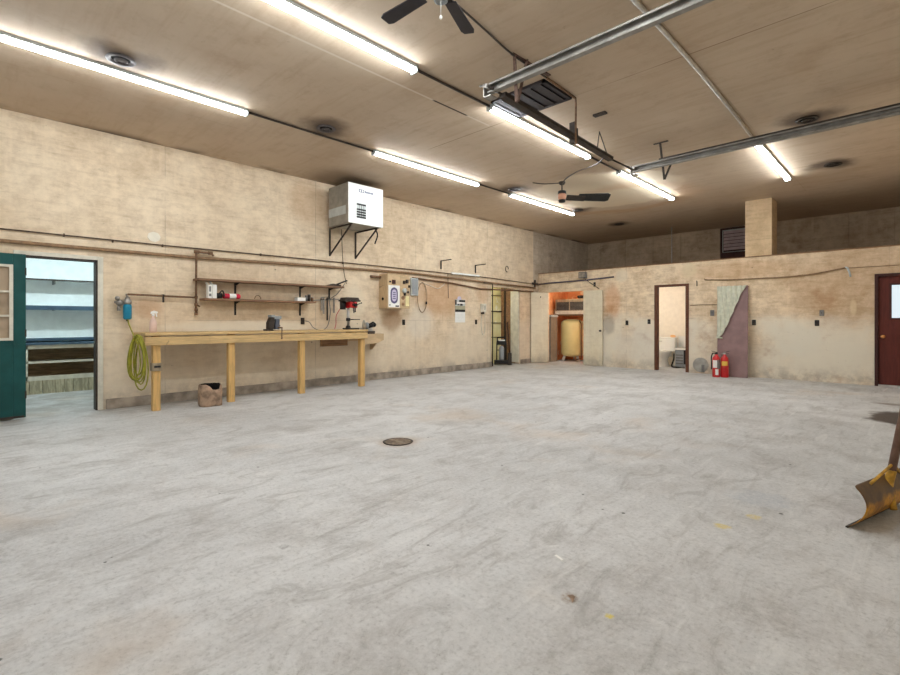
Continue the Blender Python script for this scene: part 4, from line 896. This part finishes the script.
# ------------------------------------------------------------------ alcove contents
cx, cy = -8.03, 10.22; e = Vector((.716,.698,0)); f_ = Vector((.698,-.716,0))
t = thing('pump_cart', 'black handled cart with an upright grey cylinder inside the alcove', 'cart', (cx,cy,0))
C = Vector((cx,cy,0))
m = MB()
for s_ in (-.13,.13): m.tube([C+e*s_+Vector((0,0,.06)), C+e*s_*.95+Vector((0,0,.55)), C+e*s_*.8+Vector((0,0,.74))], .016, 8)
m.tube([C-e*.104+Vector((0,0,.74)), C+e*.104+Vector((0,0,.74))], .016, 8); m.tube([C-e*.12+Vector((0,0,.40)), C+e*.12+Vector((0,0,.40))], .012, 8); m.obj('frame', M['black'], t)
MB().obox(C+f_*.05+Vector((0,0,.08)), (.34,.2,.10), e).obj('base', M['black'], t, bev=.01)
MB().lathe([(.0,0),(.06,.0),(.07,.03),(.07,.33),(.04,.38),(.0,.39)], C+f_*.03+Vector((0,0,.13)), (0,0,1), 20).obj('cylinder', M['grey'], t)
MB().obox(C+f_*.04+Vector((0,0,.60)), (.24,.10,.12), e).obj('top_box', M['black'], t, bev=.01)
MB().obox(C+f_*.095+Vector((0,0,.665)), (.16,.02,.035), e).obj('label_plate', M['paper'], t)
for s_ in (-.17,.17): MB().lathe([(.0,-.02),(.06,-.02),(.065,0),(.06,.02),(.0,.02)], C+e*s_-f_*.04+Vector((0,0,.066)), e, 18).obj('wheel', M['black'], t)
MB().obox(C+e*.22+f_*.0+Vector((0,0,.16)), (.10,.14,.32), e).obj('motor_block', M['dark'], t, bev=.01)
o = MB().cyl((-8.10,A1-.10,.02),(-8.22,A1-.07,1.15),.015,10).obj('wooden_pole', M['deepred'], None, (-8.1,A1-.1,0)); o['label'] = 'thin dark pole leaning in the alcove behind the cart'; o['category'] = 'pole'
o = MB().obox((-8.20,9.85,.05),(.2,.16,.1),e).obj('small_carton', M['bluegrey'], None, (-8.20,9.85,0)); o['label'] = 'small bluish carton on the alcove floor beside the cart'; o['category'] = 'box'

# ------------------------------------------------------------------ closet contents
tx, ty = -7.30, 12.65
t = thing('pressure_tank', 'cream upright pressure tank with short legs inside the closet', 'tank', (tx,ty,0))
MB().lathe([(.0,.13),(.12,.135),(.24,.16),(.30,.20),(.315,.25),(.315,1.10),(.30,1.16),(.24,1.21),(.12,1.235),(.0,1.24)], (tx,ty,0), (0,0,1), 36).obj('vessel', M['tank'], t)
for a in (225, 345, 105):
    u = Vector((math.cos(math.radians(a)), math.sin(math.radians(a)), 0)); MB().bar(Vector((tx,ty,.19))+u*.2, Vector((tx,ty,0.01))+u*.27, .07, .03, u.cross(Vector((0,0,1)))).obj('leg', M['offwhite'], t)
MB().tube([(tx+.3,ty-.1,1.2),(tx+.36,ty-.1,1.1),(tx+.36,ty-.1,.1),(tx+.2,ty-.1,.06)], .02, 8).obj('pipe', M['rust'], t)
t = thing('air_conditioner', 'old cream window air conditioner on a shelf above the closet tank', 'air conditioner', (-7.25,12.5,1.4))
ax0, ax1, ay, az0, az1 = -7.70, -6.70, 12.38, 1.38, 1.82
MB().box(ax0, ax1, ay, ay+.5, az0+.0, az1).obj('case', M['greyboard'], t, bev=.01)
for a, b in ((ax0+.05, ax0+.46), (ax0+.50, ax0+.93)):
    g_ = MB().box(a, b, ay-.012, ay, az0+.12, az1-.08).obj('grille', M['black'], t)
    m = MB(); [m.box(a, b, ay-.02, ay-.012, az0+.13+.036*k, az0+.142+.036*k) for k in range(7)]; m.obj('slats', M['midgrey'], g_)
MB().box(ax0-.0, ax1, ay-.015, ay-.001, az0, az0+.10).obj('lower_trim', M['offwhite'], t)
o = MB().box(XL+.045, -5.9, 12.3, 13.2, az0-.05, az0-.005).obj('closet_shelf', M['darkwood'], None, (-7,12.6,az0)); o['label'] = 'dark board shelf carrying the air conditioner in the closet'; o['category'] = 'shelf'
t = thing('metal_cabinet', 'narrow grey-brown cabinet just inside the closet behind the open pale door', 'cabinet', (-7.6,12.15,0))
MB().box(-7.78,-7.58,11.95,12.30,0,1.30).obj('body', plain('grey_brown_sheet', srgb(150,132,112), .6), t, bev=.005); MB().box(-7.77,-7.59,11.935,11.95,.05,1.25).obj('door', M['midgrey'], t)
MB().box(-7.80,-7.56,11.93,12.31,1.30,1.36).obj('top', M['palegrey'], t)
m = MB(); random.seed(12)
for k in range(4): a = 2*math.pi*k/4; m.sphere((-6.88+.09*math.cos(a), 12.5+.06*math.sin(a), az1+.055), .06, 10, (1.1,1,.85))
o = m.obj('rag_heap', M['black'], None, (-6.9,12.5,az1)); o['label'] = 'heap of dark rags on top of the closet air conditioner'; o['category'] = 'rags'
t = thing('added_bulb', 'added unseen bulb at the closet ceiling above the tank', 'lamp', (-6.95,12.02,2.4)); MB().lathe([(.04,0),(.04,-.04),(.02,-.06)], (-6.95,12.02,2.4), (0,0,1), 14).obj('socket', M['white'], t); MB().sphere((-6.95,12.02,2.30), .045, 14).obj('bulb', M['fill_closet'], t)  # hidden bulb added to brighten the closet
t = thing('added_bulb', 'added unseen bulb on the closet side wall behind the open knob door', 'lamp', (-5.87,12.12,1.35)); MB().lathe([(.045,0),(.045,.02),(.022,.04),(.02,.07)], (-5.85,12.12,1.35), (-1,0,0), 14).obj('socket', M['white'], t); MB().sphere((-5.955,12.12,1.35), .045, 14).obj('bulb', M['fill_closet'], t)  # second hidden bulb, added to light the closet below its shelf

# ------------------------------------------------------------------ washroom
tx, ty = -4.72, 12.80
t = thing('toilet', 'white ceramic toilet seen through the washroom doorway', 'toilet', (tx,ty,0))
def oval(rx, ry, z, c, n=28): return [(c[0]+rx*math.cos(2*math.pi*i/n), c[1]+ry*math.sin(2*math.pi*i/n), z) for i in range(n)]
def loft(m, rings):
    n = len(rings[0]); b = [p for r in rings for p in r]
    m.add(b, [(k*n+i, k*n+(i+1)%n, (k+1)*n+(i+1)%n, (k+1)*n+i) for k in range(len(rings)-1) for i in range(n)], True)
    m.add(rings[0], [tuple(range(n))[::-1]]); m.add(rings[-1], [tuple(range(n))]); return m
m = loft(MB(), [oval(.13,.22,.0,(tx,ty)), oval(.12,.20,.05,(tx,ty)), oval(.10,.17,.16,(tx,ty-.01)), oval(.13,.20,.25,(tx,ty-.04)), oval(.18,.25,.35,(tx,ty-.06)), oval(.185,.26,.38,(tx,ty-.06))]); m.obj('bowl', M['ceramic'], t)
m = loft(MB(), [oval(.19,.26,.38,(tx,ty-.06)), oval(.195,.265,.40,(tx,ty-.06)), oval(.19,.26,.415,(tx,ty-.06))]); m.obj('seat_lid', M['ceramic'], t)
MB().box(tx-.22,tx+.22,ty+.18,ty+.38,.38,.72).obj('tank', M['ceramic'], t, bev=.02)
MB().box(tx-.23,tx+.23,ty+.17,ty+.39,.72,.75).obj('tank_lid', M['ceramic'], t, bev=.008)
MB().box(tx-.17,tx-.10,ty+.165,ty+.18,.64,.66).obj('flush_lever', M['galv'], t)
MB().box(tx-.12,tx+.12,ty+.1,ty+.25,.25,.39).obj('neck', M['ceramic'], t)
o = MB().sphere((tx+.14,ty+.28,.785), .05, 12, (1.5,.9,.7)).obj('sponge', M['peach'], None, (tx+.14,ty+.28,.75)); o['label'] = 'peach sponge on top of the toilet tank'; o['category'] = 'sponge'
o = thing('radiator', 'white wall ledge panel beside the toilet tank', 'panel', (-4.2,13.25,.0)); MB().box(-4.48,-3.75,13.2,13.35,.50,.79).obj('face', M['ceramic'], o); MB().box(-4.49,-3.74,13.18,13.35,.79,.815).obj('cap', M['warmwhite'], o); MB().box(-4.40,-3.8,13.24,13.34,0,.50).obj('lower_panel', M['palegrey'], o); o.name = 'wall_ledge'
t = thing('heater_box', 'grey metal floor heater with dark slot beside the toilet', 'heater', (-4.18,12.7,0))
MB().box(-4.38,-4.03,12.66,12.90,.03,.46).obj('case', M['grey'], t, bev=.008); MB().box(-4.40,-4.02,12.64,12.91,.46,.50).obj('top', M['ceramic'], t)
MB().box(-4.17,-4.09,12.645,12.66,.10,.45).obj('slot', M['black'], t)
m = MB(); [m.box(-4.36,-4.19,12.652,12.66,.10+.07*k,.13+.07*k) for k in range(4)]; m.obj('louvres', M['midgrey'], t)
for x_ in (-4.34,-4.07): MB().box(x_,x_+.04,12.68,12.88,0,.03).obj('foot', M['black'], t)
o = MB().tube(spline([(-4.44,12.75,.35),(-4.43,12.7,.2),(-4.47,12.68,.05),(-4.40,12.62,.02),(-4.30,12.60,.02)],6), .02, 8).obj('flex_hose', M['black'], None, (-4.44,12.7,0)); o['label'] = 'black hose on the washroom floor between toilet and grey heater'; o['category'] = 'hose'
t = thing('added_bulb', 'added unseen bulb hung from the washroom ceiling above the toilet', 'lamp', (-5.2,12.1,2.4)); MB().lathe([(.05,0),(.05,-.03),(.006,-.05),(.006,-.57),(.024,-.58),(.024,-.61)], (-5.2,12.1,2.4), (0,0,1), 14).obj('pendant', M['white'], t); MB().sphere((-5.2,12.1,1.75), .05, 14).obj('bulb', M['fill_warm'], t)  # bulb out of sight, added to lighten the washroom and toilet

# ------------------------------------------------------------------ things along the partition
# leaning slab with cloth
pb = Vector((-3.085,11.42,.0)); wv = Vector((.575,0,0)); up = Vector((-.045,.24,1.945)); nn = wv.cross(up).normalized()
if nn.y > 0: nn = -nn
t = thing('door_slab', 'purple-brown door slab leaning on the partition with a torn pale sheet', 'door slab', pb)
m = MB().prism([pb, pb+wv, pb+wv+up, pb+up], -nn*.035); m.obj('slab', M['purple'], t, bev=.003)
# draped sheet: grid in (s,t) over the slab face, lower edge runs from lower left corner up to upper right
def pt(s_, t_, d): return pb + wv*s_ + up*t_ + nn*d
edge = [(0,.43),(.10,.42),(.2,.46),(.35,.55),(.5,.66),(.62,.75),(.75,.85),(.88,.94),(1.0,.985)]
def low(s_):
    for (a, b), (c, d_) in zip(edge, edge[1:]):
        if a <= s_ <= c: return b + (d_-b)*(s_-a)/(c-a)
    return .985
NS, NT = 40, 24; vs = []
for i in range(NS+1):
    s_ = i/NS
    for j in range(NT+1):
        t_ = 1.0 - (1.0-low(s_))*j/NT
        fan = (s_ - .25*(1-t_))
        d = .034 + .022*math.sin(fan*34 + 4*(1-t_)) + .010*math.sin(fan*71+1) + (.014 if j > NT-2 else 0)
        vs.append(pt(s_*.97 - .01, t_*.998, d))
fs = [(i*(NT+1)+j, (i+1)*(NT+1)+j, (i+1)*(NT+1)+j+1, i*(NT+1)+j+1) for i in range(NS) for j in range(NT)]
m = MB().add(vs, fs, True); o = m.obj('torn_sheet', M['cloth'], t, label='pale grey-green torn pleated sheet'); md = o.modifiers.new('thick', 'SOLIDIFY'); md.thickness = .006
m = MB().sphere(pt(.05,.425,.03), .035, 10, (1.6,.7,.6)); m.sphere(pt(.13,.42,.03), .03, 10, (1.2,.7,.7)); m.obj('bunched_hem', M['cloth'], o)
# two extinguishers
def extinguisher(x, y, r, label, hose, lab):
    t = thing('fire_extinguisher', label, 'fire extinguisher', (x,y,0), 'fire extinguishers by the leaning slab')
    MB().lathe([(.0,.004),(r*.9,.0),(r,.015),(r,.37),(r*.9,.41),(r*.5,.445),(.03,.455),(.03,.48)], (x,y,0), (0,0,1), 28).obj('cylinder', M['red'], t)
    m = MB().cyl((x,y,.475),(x,y,.52),.028,14); m.obj('valve', M['galv'] if not hose else M['black'], t)
    d = Vector((-.716,-.2,0)).normalized() if hose else Vector((.716,.5,0)).normalized()
    m = MB().bar(Vector((x,y,.52))-d*.03, Vector((x,y,.55))+d*.09, .022, .01); m.bar(Vector((x,y,.505))-d*.03, Vector((x,y,.505))+d*.08, .022, .008); m.obj('lever', M['black'], t)
    fd = Vector((.30,-.954,0))
    if hose:
        s_ = Vector((-.954,-.30,0))
        MB().tube(spline([Vector((x,y,.50)), Vector((x,y,.50))+s_*.06, Vector((x,y,.42))+s_*(r+.015), Vector((x,y,.25))+s_*(r+.012), Vector((x,y,.16))+s_*(r+.015)],6), .012, 8).obj('hose', M['black'], t)
        m = MB()
        for a0, a1, z0, z1, mt in ((-60,10,.20,.36,1),(10,75,.18,.37,0),(-15,30,.05,.17,1)):
            m.mi = mt; n = 8; A = [math.radians(-72+a0+(a1-a0)*k/n) for k in range(n+1)]
            vs = [(x+(r+.0015)*math.cos(a), y+(r+.0015)*math.sin(a), z) for z in (z0, z1) for a in A]; m.add(vs, [(k,k+1,n+2+k,n+1+k) for k in range(n)], True)
        m.obj('label', [M['midgrey'], M['paper']], t)
    else:
        n = 8; A = [math.radians(-75+(-45+90*k/n)) for k in range(n+1)]; m = MB()
        m.add([(x+(r+.0015)*math.cos(a), y+(r+.0015)*math.sin(a), z) for z in (.25,.34) for a in A], [(k,k+1,n+2+k,n+1+k) for k in range(n)], True); m.obj('label', M['yellowlab'], t)
        MB().cyl((x,y,.49),(x-.05,y-.03,.49),.018,10).obj('gauge', M['steel'], t)
extinguisher(-3.04, 11.20, .074, 'red fire extinguisher with black hose and grey and white labels', True, 0)
extinguisher(-2.895, 11.255, .074, 'red fire extinguisher with a yellow label, beside the one with a hose', False, 1)
# round vent disc near the floor
t = thing('round_duct_cover', 'round grey duct cover low on the partition beside the fire extinguishers', 'duct cover', (-3.5,YB,.19))
MB().lathe([(.0,.02),(.09,.022),(.15,.014),(.165,.004),(.165,0)], (-3.5,YB,.19), (0,-1,0), 32).obj('disc', M['discgrey'], t)
MB().box(-3.475,-3.415,YB-.032,YB-.016,.03,.20).obj('flap', M['midgrey'], t, bev=.006)
# conduit and boxes along the partition top
def by(x, z, off=.025): return (x, YB-off, z)
o = MB().tube([by(-7.82,2.24),by(-7.5,2.26),by(-6.4,2.275),by(-5.55,2.315)], .018, 8).obj('wall_conduit', plain('purple_grey_conduit', srgb(84,76,92), .5), None, by(-6.5,2.28)); o['label'] = 'dark purplish conduit above the closet doors under the loft edge'; o['category'] = 'conduit'
t = thing('junction_box', 'grey junction box on the loft edge above the closet', 'electrical box', by(-6.4,2.4,0)); MB().box(-6.52,-6.30,YB-.09,YB,2.33,2.50).obj('box', M['midgrey'], t, bev=.006); MB().box(-6.50,-6.32,YB-.098,YB-.09,2.35,2.48).obj('cover', M['steel'], t)
o = MB().tube(spline([by(-6.36,2.31),by(-6.15,2.16),by(-5.95,2.03)],4), .008, 6).obj('thin_wire', M['dark'], None, by(-6.3,2.3)); o['label'] = 'thin dark wire slanting from the junction box to the closet door top'; o['category'] = 'wire'
t = thing('pipe_joint', 'dark pipe tee with collars in the corner where conduit meets the partition', 'pipe fitting', (XL+.03,11.5,2.25)); m = MB().cyl((XL+.03,11.38,2.25),(XL+.03,11.62,2.25),.03,12); m.obj('sleeve', M['dark'], t); MB().cyl((XL+.03,11.5,2.16),(XL+.03,11.5,2.36),.022,10).obj('stub', M['black'], t)
o = MB().tube(spline([by(-3.42,2.135),by(-3.35,2.11),by(-2.9,2.085),by(-2.2,2.08),by(-1.8,2.085),by(-1.4,2.12),by(-1.0,2.19),by(-.95,2.195)],6), .012, 8).obj('wall_wire', M['pipe'], None, by(-2.2,2.08)); o['label'] = 'sagging brown cable above the leaning slab, rising toward the red-brown door'; o['category'] = 'cable'
o = MB().tube([by(-.96,2.205),by(-.93,2.19,.05),by(-.90,2.10,.06),by(-.885,2.02,.06)], .016, 8).obj('cable_elbow', M['palegrey'], None, by(-.95,2.2)); o['label'] = 'pale elbow fitting hanging at the high end of the sagging cable'; o['category'] = 'pipe fitting'
o = MB().tube([by(-.92,2.19,.01),by(-.3,2.19,.01),by(.3,2.2,.01)], .006, 6).obj('wall_wire', M['pipe'], None, by(-.5,2.19)); o['label'] = 'straight thin wire above the red-brown door'; o['category'] = 'wire'
o = MB().tube([by(-3.585,2.10),by(-3.57,2.08,.03),by(-3.57,1.98,.03)], .009, 6).obj('wall_hook', M['dark'], None, by(-3.58,2.05)); o['label'] = 'small dark hook on the partition between washroom and leaning slab'; o['category'] = 'hook'
o = MB().tube([by(-3.72,1.545,.008),by(-3.5,1.553,.008),by(-3.16,1.545,.008)], .008, 6).obj('wall_wire', M['rust'], None, by(-3.5,1.55)); o['label'] = 'rusty horizontal wire between the washroom door and the leaning slab'; o['category'] = 'wire'
o = MB().cyl((-4.76,13.5,2.52),(-4.76,13.5,ZC),.014,10).obj('loft_rod', M['galv'], None, (-4.76,13.5,2.52)); o['label'] = 'thin pale upright rod standing in the dark loft'; o['category'] = 'rod'

# ------------------------------------------------------------------ floor things
t = thing('floor_drain', 'round rusty iron floor drain cover in the open concrete floor', 'drain', (-3.662,3.018,0))
MB().lathe([(.145,0),(.15,.006),(.135,.008),(.128,.004)], (-3.662,3.018,0), (0,0,1), 36, False).obj('ring', M['dark'], t)
MB().lathe([(.0,.003),(.13,.003),(.13,0)], (-3.662,3.018,0), (0,0,1), 36, False).obj('well', M['void'], t)
m = MB()
for k in range(-4,5):
    w = math.sqrt(max(0,.128**2-(k*.027)**2)); m.box(-3.662+k*.027-.008,-3.662+k*.027+.008,3.018-w,3.018+w,.003,.007)
m.box(-3.79,-3.535,3.006,3.03,.003,.0075); m.obj('grate', plain('worn_iron_grate', srgb(138,122,106), .6, .2, .3, 30), t)
# snow shovel
B0_ = Vector((-.285,3.58,.0)); ed = Vector((.20,.70,0)); L_ = ed.length; ed = ed.normalized(); nb = Vector((-ed.y, ed.x, 0))
t = thing('snow_shovel', 'worn yellow and brown snow pusher shovel standing on the concrete', 'shovel', B0_ + ed*.35)
prof = [(.0,.003),(-.03,.03),(-.075,.08),(-.095,.14),(-.085,.19),(-.055,.235),(-.03,.255)]
prof = [(a, b) for a, b in prof]
N = 2; vs = []; fs = []
for k in range(13):
    for a, b in prof: vs.append(B0_ + ed*(L_*k/12) + nb*(a) + Vector((0,0,b)))
P_ = len(prof)
fs = [(k*P_+j, (k+1)*P_+j, (k+1)*P_+j+1, k*P_+j+1) for k in range(12) for j in range(P_-1)]
o = MB().add(vs, fs, True).obj('blade', M['blade'], t); md = o.modifiers.new('sub', 'SUBSURF'); md.levels = 1; md.render_levels = 2; md = o.modifiers.new('thick', 'SOLIDIFY'); md.thickness = .004
mid = B0_ + ed*(L_*.53)
m = MB(); m.bar(B0_+nb*.004+Vector((0,0,.006)), B0_+ed*L_+nb*.004+Vector((0,0,.006)), .012, .008); m.obj('wear_edge', M['dark'], o)
s0 = mid + nb*(-.05) + Vector((0,0,.135)); sdir = Vector((.15,.06,1)).normalized()
m = MB().tube(spline([mid+nb*(-.085)+Vector((0,0,.06)), mid+nb*(-.07)+Vector((0,0,.14)), s0+sdir*.05, s0+sdir*.16], 5), [.018]*5+[.024]*5+[.024]*6, 12); m.obj('socket', M['yellow'], t)
for q in (-.20, .20): MB().tube([mid + ed*q*1.1 + nb*(-.045)+Vector((0,0,.238)), s0+sdir*.20], .008, 8).obj('brace', M['yellow'], t)
MB().tube([s0+sdir*.06, s0+sdir*.6, s0+sdir*1.1], .021, 12).obj('shaft', M['shaft'], t)
tp = s0+sdir*1.1; m = MB().tube([tp, tp+sdir*.06-ed*.05, tp+sdir*.12-ed*.05], .012, 8); m.tube([tp, tp+sdir*.06+ed*.05, tp+sdir*.12+ed*.05], .012, 8); m.tube([tp+sdir*.12-ed*.05, tp+sdir*.12+ed*.05], .014, 8); m.obj('grip', M['black'], t)
# litter
o = MB().obox((-1.292,2.112,.002), (.055,.014,.003), (.9,-.35,0)).obj('paper_scrap', M['paper'], None, (-1.292,2.112,0)); o['label'] = 'tiny white paper sliver on the open concrete floor'; o['category'] = 'scrap'
m = MB().add([(-1.09,1.85,.002),(-1.065,1.835,.003),(-1.045,1.815,.003),(-1.052,1.845,.014),(-1.07,1.86,.008)], [(0,1,3,4),(1,2,3)]); o = m.obj('dry_leaf', M['bag'], None, (-1.07,1.84,0)); o['label'] = 'curled brown dry leaf on the concrete floor'; o['category'] = 'leaf'
md = o.modifiers.new('thick', 'SOLIDIFY'); md.thickness = .002

# ------------------------------------------------------------------ world, camera, view
w = bpy.data.worlds.new('daylight'); SC.world = w; w.use_nodes = True
w.node_tree.nodes['Background'].inputs[0].default_value = (.88,.95,1,1); w.node_tree.nodes['Background'].inputs[1].default_value = 1.15
cam = bpy.data.cameras.new('camera'); co = bpy.data.objects.new('camera', cam); COL.objects.link(co)
cam.sensor_width = 36; cam.lens = 478/900*36; cam.shift_y = -17.1/900; cam.clip_start = .05; cam.clip_end = 100
co.location = (0,0,1.2); co.rotation_euler = (math.radians(90), 0, math.radians(44.3)); SC.camera = co
v = SC.view_settings; v.view_transform = 'Standard'; v.look = 'None'; v.gamma = 1; v.use_curve_mapping = False; v.exposure = -.27
